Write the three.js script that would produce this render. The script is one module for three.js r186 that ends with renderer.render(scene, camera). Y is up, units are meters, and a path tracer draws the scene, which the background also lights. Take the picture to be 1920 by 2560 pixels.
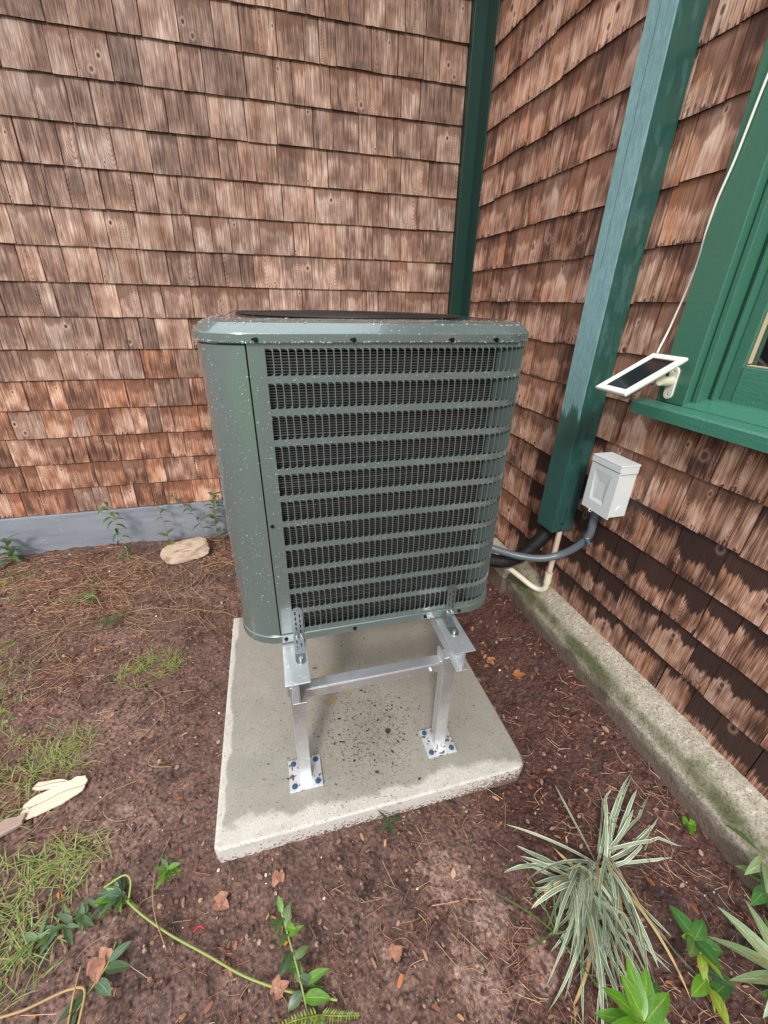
import * as THREE from 'three';
import { mergeGeometries, toCreasedNormals } from 'three/addons/utils/BufferGeometryUtils.js';
import { RoundedBoxGeometry } from 'three/addons/geometries/RoundedBoxGeometry.js';

// ---------------------------------------------------------------- camera, sky, sun, exposure
const scene = new THREE.Scene();
const camera = new THREE.PerspectiveCamera(101.71, 0.75, 0.02, 600);
camera.rotation.order = 'YXZ';
camera.rotation.set(-0.467588, -0.266881, 0.021005);
camera.position.set(-1.0704, 1.06923, 2.41524);
scene.add(camera);

const renderer = new THREE.WebGLRenderer({ antialias: true });
renderer.toneMapping = THREE.LinearToneMapping;
renderer.toneMappingExposure = 1.85;
renderer.shadowMap.enabled = true;

{ // overcast sky: brighter towards the zenith, air and cloud only
  const W = 256, H = 128, d = new Float32Array(W * H * 4);
  for (let j = 0; j < H; j++) for (let i = 0; i < W; i++) {
    const el = ((j + 0.5) / H - 0.5) * Math.PI, s = Math.max(0, Math.sin(el)), k = (j * W + i) * 4;
    const a = (i / W) * Math.PI * 2;
    const cl = 1 + 0.10 * Math.sin(a * 3 + 1.3 + s * 4) * Math.cos(el) + 0.06 * Math.sin(a * 7 + s * 9) * Math.cos(el);
    const L = el > 0 ? 0.92 * (0.6 + 0.8 * s) * cl : 0.35;
    d[k] = L * 0.95; d[k + 1] = L * 0.99; d[k + 2] = L * 1.06; d[k + 3] = 1;
  }
  const t = new THREE.DataTexture(d, W, H, THREE.RGBAFormat, THREE.FloatType);
  t.mapping = THREE.EquirectangularReflectionMapping; t.magFilter = THREE.LinearFilter; t.minFilter = THREE.LinearFilter;
  t.wrapS = THREE.RepeatWrapping; t.needsUpdate = true;
  scene.background = t; scene.environment = t;
}
const sun = new THREE.DirectionalLight(0xfff8f0, 1.5);
sun.position.set(-3.9, 6.4, 8.4); sun.target.position.set(-0.9, 0, 1.2);
sun.castShadow = true; sun.shadow.radius = 20; sun.shadow.mapSize.set(2048, 2048);
Object.assign(sun.shadow.camera, { left: -5, right: 5, top: 5, bottom: -5, near: 0.5, far: 30 });
scene.add(sun, sun.target);

// ---------------------------------------------------------------- helpers
function rng(seed) { let a = seed >>> 0; return () => { a = (a + 0x6D2B79F5) | 0; let t = Math.imul(a ^ (a >>> 15), 1 | a); t = (t + Math.imul(t ^ (t >>> 7), 61 | t)) ^ t; return ((t ^ (t >>> 14)) >>> 0) / 4294967296; }; }
const R = rng(20240611);
const rr = (a, b) => a + (b - a) * R();
const lerp = (a, b, t) => a + (b - a) * t, clamp = (x, a = 0, b = 1) => Math.min(b, Math.max(a, x));
const sstep = (a, b, x) => { const t = clamp((x - a) / (b - a)); return t * t * (3 - 2 * t); };
const V = (x, y, z) => new THREE.Vector3(x, y, z);
function h2(x, y) { let n = (Math.imul(x | 0, 374761393) + Math.imul(y | 0, 668265263)) | 0; n = Math.imul(n ^ (n >>> 13), 1274126177); return ((n ^ (n >>> 16)) >>> 0) / 4294967296; }
function noise(x, y) { const i = Math.floor(x), j = Math.floor(y), f = x - i, g = y - j, u = f * f * (3 - 2 * f), v = g * g * (3 - 2 * g); const a = h2(i, j), b = h2(i + 1, j), c = h2(i, j + 1), e = h2(i + 1, j + 1); return a + (b - a) * u + (c - a + (a - b - c + e) * u) * v; }
function fbm(x, y, o = 4) { let s = 0, a = 0.5, t = 0; for (let k = 0; k < o; k++) { s += a * noise(x, y); t += a; x = x * 2.03 + 17.1; y = y * 2.03 + 5.7; a *= 0.5; } return s / t; }
const mix3 = (a, b, t) => [a[0] + (b[0] - a[0]) * t, a[1] + (b[1] - a[1]) * t, a[2] + (b[2] - a[2]) * t];

function makeTex(w, h, fn, { srgb = true, wrap = THREE.RepeatWrapping } = {}) {
  const d = new Uint8Array(w * h * 4);
  for (let j = 0; j < h; j++) for (let i = 0; i < w; i++) {
    const c = fn((i + 0.5) / w, (j + 0.5) / h), k = (j * w + i) * 4;
    if (typeof c === 'number') { d[k] = d[k + 1] = d[k + 2] = clamp(c, 0, 255); } else { d[k] = clamp(c[0], 0, 255); d[k + 1] = clamp(c[1], 0, 255); d[k + 2] = clamp(c[2], 0, 255); }
    d[k + 3] = 255;
  }
  const t = new THREE.DataTexture(d, w, h, THREE.RGBAFormat);
  t.wrapS = t.wrapT = wrap; t.magFilter = THREE.LinearFilter; t.minFilter = THREE.LinearMipmapLinearFilter; t.generateMipmaps = true;
  if (srgb) t.colorSpace = THREE.SRGBColorSpace;
  t.needsUpdate = true; return t;
}
const std = (o) => new THREE.MeshStandardMaterial(o);
const phy = (o) => new THREE.MeshPhysicalMaterial(o);

const used = {};
function numbered(n) { used[n] = (used[n] || 0) + 1; return used[n] === 1 ? n : `${n}_${String(used[n] - 1).padStart(3, '0')}`; }
function tag(o, label, category, group) { o.userData.label = label; o.userData.category = category; if (group) o.userData.group = group; return o; }
function thing(name, label, category, pos = [0, 0, 0], group) { const g = new THREE.Group(); g.name = numbered(name); g.position.set(...pos); scene.add(g); return tag(g, label, category, group); }
function mesh(name, geo, mat, parent = scene) { const m = new THREE.Mesh(geo, mat); m.name = numbered(name); m.castShadow = m.receiveShadow = true; parent.add(m); return m; }
function structure(o) { o.userData.kind = 'structure'; return o; }
function stuff(o) { o.userData.kind = 'stuff'; return o; }
function clean(g) { const n = g.index ? g.toNonIndexed() : g.clone(); for (const k of Object.keys(n.attributes)) if (!['position', 'normal', 'uv'].includes(k)) n.deleteAttribute(k); if (!n.attributes.uv) n.setAttribute('uv', new THREE.BufferAttribute(new Float32Array(n.attributes.position.count * 2), 2)); if (!n.attributes.normal) n.computeVertexNormals(); n.clearGroups(); return n; }
const merge = (l) => mergeGeometries(l.map(clean));
// texture coordinates in metres from position and facing
function uvM(g, s = 1) { const n = g.index ? g.toNonIndexed() : g; if (!n.attributes.normal) n.computeVertexNormals(); const p = n.attributes.position, q = n.attributes.normal, uv = new Float32Array(p.count * 2); for (let i = 0; i < p.count; i++) { const ax = Math.abs(q.getX(i)), ay = Math.abs(q.getY(i)), az = Math.abs(q.getZ(i)); let u, v; if (ay > ax && ay > az) { u = p.getX(i); v = p.getZ(i); } else if (ax > az) { u = p.getZ(i); v = p.getY(i); } else { u = p.getX(i); v = p.getY(i); } uv[2 * i] = u * s; uv[2 * i + 1] = v * s; } n.setAttribute('uv', new THREE.BufferAttribute(uv, 2)); return n; }
// box between two corners, chamfered
function box(x0, x1, y0, y1, z0, z1, r = 0.002) { const w = x1 - x0, h = y1 - y0, d = z1 - z0; const g = r > 0 ? new RoundedBoxGeometry(w, h, d, 1, Math.min(r, w / 2.2, h / 2.2, d / 2.2)) : new THREE.BoxGeometry(w, h, d); g.translate((x0 + x1) / 2, (y0 + y1) / 2, (z0 + z1) / 2); return uvM(g); }
function tube(pts, r, seg = 40, rad = 10, closed = false) { return new THREE.TubeGeometry(new THREE.CatmullRomCurve3(pts.map(p => Array.isArray(p) ? V(...p) : p), closed, 'centripetal'), seg, r, rad, closed); }
const _m = new THREE.Matrix4(), _q = new THREE.Quaternion(), _up = V(0, 1, 0);
function cyl(a, b, r, seg = 12) { const d = b.clone().sub(a), g = new THREE.CylinderGeometry(r, r, d.length(), seg); g.translate(0, d.length() / 2, 0); g.applyQuaternion(_q.setFromUnitVectors(_up, d.clone().normalize())); g.translate(a.x, a.y, a.z); return g; }

// ---------------------------------------------------------------- ground height
function gy(x, z) {
  let y = -0.283;
  y += 0.037 * (1 - sstep(0.0, 0.75, z));                       // a little higher along the back wall
  y += 0.115 * sstep(-0.36, -0.07, x);                          // banked up against the foundation
  y += 0.020 * (1 - sstep(0.35, 0.75, Math.hypot(x + 1.9, (z - 0.3) * 0.8)));
  y += 0.012 * (fbm(x * 3.1 + 9, z * 3.1 + 2, 3) - 0.5) * 2;
  y += 0.010 * sstep(-1.75, -2.1, x);
  return y;
}
const inPad = (x, z, m = 0) => x > -1.33 - m && x < -0.41 + m && z > 0.83 - m && z < 1.76 + m;

// ---------------------------------------------------------------- materials
// cedar shingles: growth rings, fibres, knots, silvered patches, weather stains with ragged fringes
const SH = 0.17, grainBump = [];
function shingleTex(seed, style) {
  const r = rng(seed * 7919 + 13), flat = r() < 0.5, cx = r() * SH, cy = r() * SH * 1.6 - 0.05, fr = 210 + r() * 260, ph = r() * 50;
  const pal = style === 'left' ? { li: [217, 192, 176], mi: [160, 127, 110], da: [86, 62, 52], or: [178, 116, 80] }
    : style === 'low' ? { li: [226, 192, 172], mi: [166, 118, 93], da: [88, 56, 43], or: [184, 112, 72] }
      : { li: [220, 186, 166], mi: [168, 124, 101], da: [74, 47, 36], or: [198, 118, 70] };
  const tone = r(), grey = r(), knots = [];
  const nk = r() < (style === 'left' ? 0.66 : 0.76) ? 0 : r() < 0.8 ? 1 : 2;
  for (let k = 0; k < nk; k++) knots.push([0.015 + r() * 0.13, 0.012 + r() * 0.12, 0.0035 + r() * 0.005, r() < 0.4]);
  const stain = style === 'wet' ? (r() < 0.1 ? 1.2 : 0.04 + r() * 0.62) : style === 'left' ? (r() < 0.45 ? 0.74 : 2) - r() * 0.1 : (r() < 0.7 ? 0.62 : 2) - r() * 0.14;
  const streak = r(), streakTop = 0.05 + r() * 0.12, S = 256;
  const bump = new Float32Array(S * S);
  const map = makeTex(S, S, (u, v) => {
    const X = u * SH, Y = v * SH, i = Math.floor(u * S), j = Math.floor(v * S);
    let kn = 0, ring = 0, hole = 0, halo = 0;
    let qx = X + (fbm(Y * 22 + ph, X * 14, 3) - 0.5) * 0.012;
    for (const [kx, ky, kr, open] of knots) {
      const dx = X - kx, dy = (Y - ky) * 0.62, d = Math.hypot(dx, dy);
      const f = Math.exp(-(dx * dx + dy * dy * 0.35) / (kr * kr * 7));
      qx += Math.sign(dx || 1) * kr * 1.1 * f; halo = Math.max(halo, sstep(kr * 2.6, kr * 1.2, d) * (1 - sstep(kr * 1.2, kr * 0.9, d)));
      if (d < kr) { kn = Math.max(kn, sstep(kr, kr * 0.8, d)); ring = d / kr; if (open) hole = Math.max(hole, sstep(kr * 0.5, kr * 0.35, d)); }
    }
    const Rr = flat ? Math.hypot(qx - cx, (Y - cy) * 0.2) : qx + Y * 0.03;
    const s = 0.5 + 0.5 * Math.sin(Rr * fr * 6.283 + 3 * fbm(X * 30 + ph, Y * 9, 2));
    const late = s * s * s;
    const f1 = noise(X * 900 + ph, Y * 26), f2 = noise(X * 2400 + ph * 3, Y * 90);
    const w = fbm(X * 26 + ph * 2, Y * 11 + ph, 4);
    const stk = noise(X * 310 + ph * 4, Y * 11 + ph), b2 = fbm(X * 75 + ph, Y * 13 + 4, 3), blo = fbm(X * 17 + ph * 7, Y * 13 + ph * 3, 3);
    const k0 = style === 'left' ? 0.8 : 1.05, val = 0.57 + k0 * ((blo - 0.5) * 1.15 + (b2 - 0.5) * 0.5 + (stk - 0.5) * 0.5) + (f1 - 0.5) * 0.36 + (grey - 0.5) * 0.3 - late * (flat ? 0.26 : 0.12);
    let c = val < 0.5 ? mix3(pal.da, pal.mi, clamp(val * 2)) : mix3(pal.mi, pal.li, clamp(val * 2 - 1));
    c = mix3(c, pal.or, clamp((fbm(X * 30 + ph * 11, Y * 7, 3) - 0.52) * 3.2) * (style === 'left' ? 0.1 + 0.25 * tone : style === 'low' ? 0.12 + 0.4 * tone : style === 'wet' ? 0.06 + 0.25 * tone : 0.15 + 0.6 * tone));
    const g = 0.90 + 0.12 * f1 + 0.14 * (f2 - 0.5); c = [c[0] * g, c[1] * g, c[2] * g];
    // ragged weather stain on the part that sits under the course above
    const edge = stain + 0.34 * (fbm(X * 42 + ph * 5, 3.3, 3) - 0.5) + 0.10 * (noise(X * 420 + ph, Y * 9) - 0.5) + 0.12 * (noise(X * 1100 + ph, Y * 14) - 0.5) + 0.26 * (w - 0.5);
    const st = sstep(edge - 0.03, edge + 0.05, v);
    if (style === 'wet') c = mix3(c, [46 + 12 * f1, 28 + 7 * f1, 23 + 5 * f1], st * 0.93);
    else c = mix3(c, mix3(pal.da, [120, 62, 34], tone * 0.6), st * (0.35 + 0.3 * f1));
    if (style !== 'left' && v < streakTop * 1.6 && streak > 0.5) { const k = noise(X * 330 + ph * 9, Y * 12); const lim = streakTop * noise(X * 190 + ph, 7); if (k > 0.55 && v < lim + 0.02) c = mix3(c, [44, 33, 30], 0.75 * sstep(0.55, 0.7, k)); }
    c = mix3(c, pal.li, halo * 0.45);
    if (kn) { const kk = 0.5 + 0.5 * Math.sin(ring * 16); c = mix3(c, mix3([120, 84, 66], [70, 46, 37], kk), kn * 0.8); }
    if (hole) c = mix3(c, [22, 15, 12], hole);
    bump[j * S + i] = 0.5 + 0.22 * (f1 - 0.5) + 0.2 * (f2 - 0.5) - 0.22 * late + kn * 0.25 - hole * 0.8;
    return c;
  });
  if (grainBump.length < 4) grainBump.push(makeTex(S, S, (u, v) => 255 * clamp(bump[Math.floor(v * S) * S + Math.floor(u * S)]), { srgb: false }));
  const bm = grainBump[seed % grainBump.length];
  return std({ map, bumpMap: bm, bumpScale: 0.0016, roughness: style === 'wet' ? 0.62 : 0.82, vertexColors: true });
}
const shMat = { left: [], low: [], right: [], wet: [] };
for (let k = 0; k < 18; k++) shMat.left.push(shingleTex(100 + k, 'left'));
for (let k = 0; k < 7; k++) shMat.low.push(shingleTex(200 + k, 'low'));
for (let k = 0; k < 11; k++) shMat.right.push(shingleTex(300 + k, 'right'));
for (let k = 0; k < 9; k++) shMat.wet.push(shingleTex(400 + k, 'wet'));

const paintBump = makeTex(512, 512, (u, v) => 128 + 60 * (fbm(u * 24, v * 220, 3) - 0.5) + 90 * (noise(u * 120, v * 46) > 0.82 ? 0.5 : 0) * noise(u * 60, v * 9) + 40 * (noise(u * 300, v * 300) - 0.5), { srgb: false });
const M = {
  felt: std({ color: new THREE.Color(0.15, 0.055, 0.036), roughness: 1 }),
  dark: std({ color: 0x0b0c0d, roughness: 0.9 }),
  cornerPaint: std({ color: 0x17362f, roughness: 0.4, bumpMap: paintBump, bumpScale: 0.0006 }),
  trimPaint: phy({ color: 0x3c6f5b, roughness: 0.34, bumpMap: paintBump, bumpScale: 0.0012, clearcoat: 0.25, clearcoatRoughness: 0.3 }),
  grooveP: phy({ color: 0x26503f, roughness: 0.4, bumpMap: paintBump, bumpScale: 0.001 }),
  sillPaint: phy({ color: 0x427a67, roughness: 0.28, bumpMap: paintBump, bumpScale: 0.003, clearcoat: 0.4, clearcoatRoughness: 0.2 }),
  white: std({ color: 0xe9e7dd, roughness: 0.42 }),
  cream: std({ color: 0xd8d2b8, roughness: 0.5 }),
  slate: phy({ color: new THREE.Color(0.165, 0.212, 0.205), roughness: 0.28, metalness: 0.42, clearcoat: 1, clearcoatRoughness: 0.05 }),
  slateDark: phy({ color: new THREE.Color(0.03, 0.037, 0.038), roughness: 0.5, metalness: 0.2 }),
  coil: std({ color: new THREE.Color(0.22, 0.225, 0.23), roughness: 0.35, metalness: 0.75 }),
  fin: std({ color: new THREE.Color(0.012, 0.012, 0.013), roughness: 0.6, metalness: 0.3 }),
  copper: std({ color: 0x55534f, roughness: 0.3, metalness: 0.8 }),
  guard: std({ color: new THREE.Color(0.035, 0.03, 0.028), roughness: 0.4, metalness: 0.3 }),
  blackScrew: std({ color: 0x121314, roughness: 0.35, metalness: 0.4 }),
  zinc: std({ color: 0x868c8e, roughness: 0.36, metalness: 0.85 }),
  bolt: std({ color: 0xd5d8d8, roughness: 0.25, metalness: 0.85 }),
  blue: std({ color: 0x3d5f80, roughness: 0.4, metalness: 0.3 }),
  drop: phy({ color: 0xbcc8c6, roughness: 0.05, metalness: 0.0, transmission: 0.45, thickness: 0.01, ior: 1.33, clearcoat: 1, clearcoatRoughness: 0.02 }),
  boxGrey: std({ color: 0xdde4e4, roughness: 0.42, metalness: 0.1 }),
  conduit: std({ color: 0x5d666e, roughness: 0.35 }),
  foam: std({ color: 0x0a0a0b, roughness: 0.6 }),
  pvc: std({ color: 0xd9d2bd, roughness: 0.42 }),
  copperPipe: std({ color: 0x6d5a50, roughness: 0.4, metalness: 0.3 }),
};
{ // wet speckled aluminium
  const map = makeTex(512, 512, (u, v) => { const n = fbm(u * 9, v * 9, 4), sp = noise(u * 150, v * 150); let c = mix3([236, 238, 240], [206, 209, 212], n); if (sp > 0.86) c = mix3(c, [250, 251, 252], 0.6); return c; });
  const rough = makeTex(256, 256, (u, v) => 70 + 110 * fbm(u * 14, v * 14, 4), { srgb: false });
  M.alu = std({ map, roughnessMap: rough, roughness: 0.8, metalness: 0.85 });
  const spl = makeTex(512, 512, (u, v) => { const sp = fbm(u * 110, v * 110, 2), n = fbm(u * 7, v * 7, 3); let c = mix3([232, 234, 234], [204, 206, 206], n); if (sp > 0.72) c = mix3(c, [84, 62, 54], 0.8); return c; });
  M.plate = std({ map: spl, roughness: 0.5, metalness: 0.5 });
}

// ---------------------------------------------------------------- ground
{
  const X0 = -3.4, Z0 = -0.6, SZ = 3.6, T = 2048;
  const map = makeTex(T, T, (u, v) => {
    const x = X0 + u * SZ, z = Z0 + v * SZ;
    const n1 = fbm(x * 3.3 + 3, z * 3.3, 4), n2 = fbm(x * 21, z * 21 + 8, 3), n3 = noise(x * 170, z * 170), n4 = noise(x * 420 + 3, z * 420);
    let c = mix3([95, 68, 58], [121, 92, 80], n1);
    const red = clamp(sstep(-0.75, -0.3, x + 0.5 * (n1 - 0.5)) * 0.9 + (n1 - 0.55) * 0.8);
    c = mix3(c, [72, 39, 33], red * 0.85);
    c = mix3(c, [138, 108, 96], clamp((n2 - 0.56) * 3) * 0.55 * (1 - red * 0.6)); c = mix3(c, [146, 116, 102], sstep(0.5, 0.62, fbm(x * 5 + 40, z * 5, 4)) * (x < -1.3 && x > -1.95 && z > 0.5 ? 0.45 : 0.08) * (1 - red));
    c = mix3(c, [54, 35, 30], clamp((0.42 - n2) * 3.5) * 0.7);
    // bare pale sandy spots
    let p = 0;
    for (const [px, pz, pr] of [[-0.685, 2.04, 0.052], [-0.765, 2.11, 0.05], [-0.73, 2.17, 0.06], [-0.6, 2.15, 0.05], [-0.74, 1.93, 0.07], [-0.93, 2.03, 0.02], [-1.09, 2.05, 0.03], [-1.75, 1.2, 0.09], [-1.62, 1.55, 0.05], [-1.58, 1.42, 0.04]]) {
      const d = Math.hypot((x - px) * (1 + 0.5 * (n1 - 0.5)), z - pz) / pr + (n2 - 0.5) * 1.5 + (fbm(x * 60, z * 60, 2) - 0.5) * 0.9; p = Math.max(p, sstep(1.05, 0.8, d) * (px > -1 ? 1 : 0.45));
    }
    c = mix3(c, [178, 148, 134], p * 0.6);
    const g = 0.68 + 0.42 * n3 + 0.3 * (n4 - 0.5); c = [c[0] * g, c[1] * g, c[2] * g];
    const s1 = h2(Math.floor(x * 700), Math.floor(z * 700));
    if (s1 > 0.972) c = mix3(c, [196, 168, 138], 0.55); else if (s1 < 0.05) c = mix3(c, [32, 20, 18], 0.6);
    return c;
  });
  const bm = makeTex(1024, 1024, (u, v) => { const x = u * SZ, z = v * SZ; return 255 * (0.55 * fbm(x * 30, z * 30, 4) + 0.45 * noise(x * 190, z * 190)); }, { srgb: false });
  const rough = makeTex(512, 512, (u, v) => { const x = u * SZ, z = v * SZ; return 150 + 95 * fbm(x * 12 + 4, z * 12, 4); }, { srgb: false });
  const line = (pre, a, b, st, post) => { const l = [...pre]; for (let k = a; k <= b; k += st) l.push(k); return l.concat(post); };
  const xs = line([-260, -90, -30, -12, -6, -4], -3.1, 0.05, 0.011, [0.4, 3, 12, 60, 260]), zs = line([-260, -60, -12, -3, -0.5], -0.1, 2.55, 0.011, [2.9, 3.4, 4, 6, 12, 40, 120, 260]);
  const nx = xs.length, nz = zs.length, pos = new Float32Array(nx * nz * 3), uv = new Float32Array(nx * nz * 2), idx = [];
  for (let j = 0; j < nz; j++) for (let i = 0; i < nx; i++) {
    const k = j * nx + i, x = xs[i], z = zs[j]; let y = gy(clamp(x, -4, 0.1), clamp(z, -0.2, 3.5));
    const near = x > -3.2 && x < 0.1 && z > -0.2 && z < 2.7;
    if (near && !inPad(x, z, 0.012)) y += 0.016 * (fbm(x * 17, z * 17 + 3, 3) - 0.5) + 0.011 * (fbm(x * 60 + 5, z * 60, 2) - 0.5) + 0.005 * (h2(i * 3 + 1, j * 7) - 0.5);
    if (inPad(x, z, -0.03)) y -= 0.03;
    pos[3 * k] = x; pos[3 * k + 1] = y; pos[3 * k + 2] = z; uv[2 * k] = (x - X0) / SZ; uv[2 * k + 1] = (z - Z0) / SZ;
    if (i < nx - 1 && j < nz - 1) idx.push(k, k + nx, k + 1, k + 1, k + nx, k + nx + 1);
  }
  const g = new THREE.BufferGeometry(); g.setAttribute('position', new THREE.BufferAttribute(pos, 3)); g.setAttribute('uv', new THREE.BufferAttribute(uv, 2)); g.setIndex(idx); g.computeVertexNormals();
  structure(mesh('ground', g, std({ map, bumpMap: bm, bumpScale: 0.010, roughnessMap: rough, roughness: 1 })));
}
{ // lawn and trees behind the viewer, mirrored in the paint of the unit
  const map = makeTex(256, 256, (u, v) => mix3([66, 106, 42], [112, 148, 70], fbm(u * 40, v * 40, 3)));
  map.repeat.set(0.8, 0.8);
  const g = uvM(new THREE.BoxGeometry(7, 0.05, 24).translate(-4.8, -0.28, 16.3));
  structure(mesh('lawn', g, std({ map, roughness: 0.9 })));
}

// ---------------------------------------------------------------- shingled walls
function shingleGeo(w, h, butt, tip, tone) {
  // local frame: x along the wall 0..w, y up 0..h, z out of the wall; a tapered, slightly cupped board
  const nx = 3, ny = 3, P = [], U = [], I = [], C = [];
  const us = rr(0.72, 1.0), u0 = R() * (1 - Math.min(1, w * us / SH)), v0 = rr(0, 0.02), flip = R() < 0.5, jl = rr(-0.0012, 0.0012), jr = rr(-0.0012, 0.0012), cup = rr(-0.0022, 0.0022), tw = rr(-0.0018, 0.0018), sl = rr(-0.0012, 0.0012);
  const add = (x, y, z) => { P.push(x, y, z); const u = u0 + (flip ? w - x : x) * us / SH; U.push(u, clamp((y + v0 * clamp(y * 40)) / SH, 0.002, 0.998)); C.push(tone[0], tone[1], tone[2]); return P.length / 3 - 1; };
  const F = (i, j) => { const a = i / nx, b = j / ny, x = lerp(jl * b, w + jr * b, a); const y = h * b + (j === 0 ? sl * (a - 0.5) + rr(-0.0007, 0.0007) : 0); const z = lerp(butt, tip, b) + cup * (1 - b) * (4 * (a - 0.5) * (a - 0.5)) + tw * (a - 0.5) * (1 - b); return [x, y, z]; };
  const grid = []; for (let j = 0; j <= ny; j++) for (let i = 0; i <= nx; i++) grid.push(F(i, j));
  const G = (i, j) => grid[j * (nx + 1) + i];
  const f = grid.map(p => add(...p));
  for (let j = 0; j < ny; j++) for (let i = 0; i < nx; i++) { const a = f[j * (nx + 1) + i], b = a + 1, c = a + nx + 1, e = c + 1; I.push(a, b, e, a, e, c); }
  const zb = -0.018, t0 = tone; tone = [t0[0] * 0.42, t0[1] * 0.36, t0[2] * 0.34];   // dark end grain, deepened in colour for the shadow line below each butt
  for (let i = 0; i < nx; i++) { const p = G(i, 0), q = G(i + 1, 0); const a = add(...p), b = add(...q), c = add(p[0], p[1] + 0.002, zb), e = add(q[0], q[1] + 0.002, zb); I.push(a, c, e, a, e, b); }
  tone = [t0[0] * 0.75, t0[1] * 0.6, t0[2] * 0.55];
  for (const i of [0, nx]) for (let j = 0; j < ny; j++) { const p = G(i, j), q = G(i, j + 1); const a = add(...p), b = add(...q), c = add(p[0], p[1], zb), e = add(q[0], q[1], zb); if (i === 0) I.push(a, b, e, a, e, c); else I.push(a, e, b, a, c, e); }
  const g = new THREE.BufferGeometry(); g.setAttribute('position', new THREE.Float32BufferAttribute(P, 3)); g.setAttribute('uv', new THREE.Float32BufferAttribute(U, 2)); g.setAttribute('color', new THREE.Float32BufferAttribute(C, 3)); g.setIndex(I); g.computeVertexNormals();
  return toCreasedNormals(g, 0.5);
}
const camInv = (() => { camera.updateMatrixWorld(true); return camera.matrixWorld.clone().invert(); })();
function seenSize(c, area) { const p = c.clone().applyMatrix4(camInv); if (p.z > -0.1) return 0; const t = Math.tan(101.71 * Math.PI / 360), x = p.x / -p.z / (t * 0.75), y = p.y / -p.z / t; if (Math.abs(x) > 1.08 || Math.abs(y) > 1.06) return 0; return area / (p.z * p.z); }

function buildWall(wall, frame, list, hidden) {
  // list: {a, y, w, h, mat}; the 300 that show largest are parts, the rest one joined part per material
  for (const s of list) { const c = V(s.a + s.w / 2, s.y + s.h / 2, 0).applyMatrix4(frame); s.size = hidden(c) ? 0 : seenSize(c, s.w * s.h); }
  list.sort((p, q) => q.size - p.size);
  const rest = new Map(); let n = 0;
  for (const s of list) {
    const g = shingleGeo(s.w - rr(0.002, 0.0045), s.h, frame.elements[0] > 0.5 ? rr(-0.002, 0.0012) : rr(-0.002, 0.001), frame.elements[0] > 0.5 ? -0.0105 : -0.0085, s.tone); g.translate(s.a, s.y + rr(-0.0013, 0.0013), 0); g.applyMatrix4(frame);
    if (n < 300 && s.size > 0) { mesh('shingle', g, s.mat, wall); n++; } else { if (!rest.has(s.mat)) rest.set(s.mat, []); rest.get(s.mat).push(g); }
  }
  const all = [...rest.values()].flat();
  if (all.length) { const g = mergeGeometries(all); stuff(mesh('outer_shingles', g, shMat.right[3], wall)); }
}
const E1 = 0.14;
const leftWall = thing('shingle_wall', 'long cedar shingle wall across the back left with grey base board below', 'wall');
{
  mesh('wall_core', box(-4.2, 0.25, -0.3, 2.95, -0.22, -0.014, 0), M.felt, leftWall);
  const list = [];
  for (let k = 15; k >= -4; k--) {
    const y = (15 - k) * E1; let x = -4.15 + rr(0, 0.1);
    while (x < -0.062) {
      let w = rr(0, 1) < 0.25 ? rr(0.06, 0.085) : rr(0.085, 0.165); if (x + w > -0.11) w = -0.062 - x;
      const low = k >= 10 && R() < sstep(9, 14, k) * 0.9, set = low ? shMat.low : shMat.left;
      const t = rr(0.8, 1.12) * (0.86 + 0.28 * fbm(x * 1.7 + 3, y * 2.3, 3)), wv = rr(-0.03, 0.03) - 0.045 * sstep(7, 2, k) * sstep(-0.9, -1.7, x);
      if (w > 0.02) list.push({ a: x, y, w, h: E1 + 0.02, mat: set[Math.floor(R() * set.length)], tone: [t * (1 + wv), t, t * (1 - wv)] });
      x += w;
    }
  }
  buildWall(leftWall, new THREE.Matrix4(), list, c => c.y < 0.97 && c.x > -1.42 && c.x < -0.05);
}
const rightWall = thing('shingle_wall', 'cedar shingle wall along the right side holding the green window', 'wall');
const WZ = 1.458, WZ2 = 2.7, WY = 0.805, WY2 = 2.35;   // window casing limits along the right wall
{
  for (const [y0, y1, z0, z1] of [[-0.3, 0.82, -0.014, 3.9], [0.82, 2.3, -0.014, WZ + 0.1], [0.82, 2.3, WZ2 - 0.1, 3.9], [2.3, 2.95, -0.014, 3.9]]) mesh('wall_core', box(0.014, 0.22, y0, y1, z0, z1, 0), M.felt, rightWall);
  const list = [], e = E1 * 0.98167;
  // local x runs from the viewer's side (+z) towards the corner, so that local z points to -x
  const frame = new THREE.Matrix4().makeBasis(V(0, 0, 1), V(0, 1, 0), V(-1, 0, 0));
  for (let k = 15; k >= -4; k--) {
    const y = -0.02 + (15 - k) * e; let a = 0.137; const end = 3.3;
    while (a < end) {
      let w = R() < 0.25 ? rr(0.06, 0.085) : rr(0.085, 0.152), h = e + 0.02, skip = false;
      const top = y + h, inY = top > WY && y < WY2, inZ = a + w > WZ && a < WZ2;
      if (inY && inZ) { if (a < WZ - 0.03) w = Math.min(w, WZ - a); else if (y > WY - 0.012) skip = true; else h = Math.min(h, WY - y); }
      else if (inY && a < WZ && a + w > WZ - 0.035) w = WZ - a;
      const zone = k >= 8 ? sstep(10.4, 12.0, k) * sstep(0.5, 1.2, a) : 0;
      const set = R() < zone * 0.97 ? shMat.wet : shMat.right, t = rr(0.8, 1.1) * (zone > 0.5 ? 0.95 : 1), wv = rr(-0.03, 0.03);
      if (!skip && h > 0.02 && w > 0.012) list.push({ a, y: y + rr(-0.003, 0.003), w, h, mat: set[Math.floor(R() * set.length)], tone: [t * (1 + wv), t, t * (1 - wv)] });
      a += w;
    }
  }
  buildWall(rightWall, frame, list, c => c.z > 2.5);
}
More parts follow.
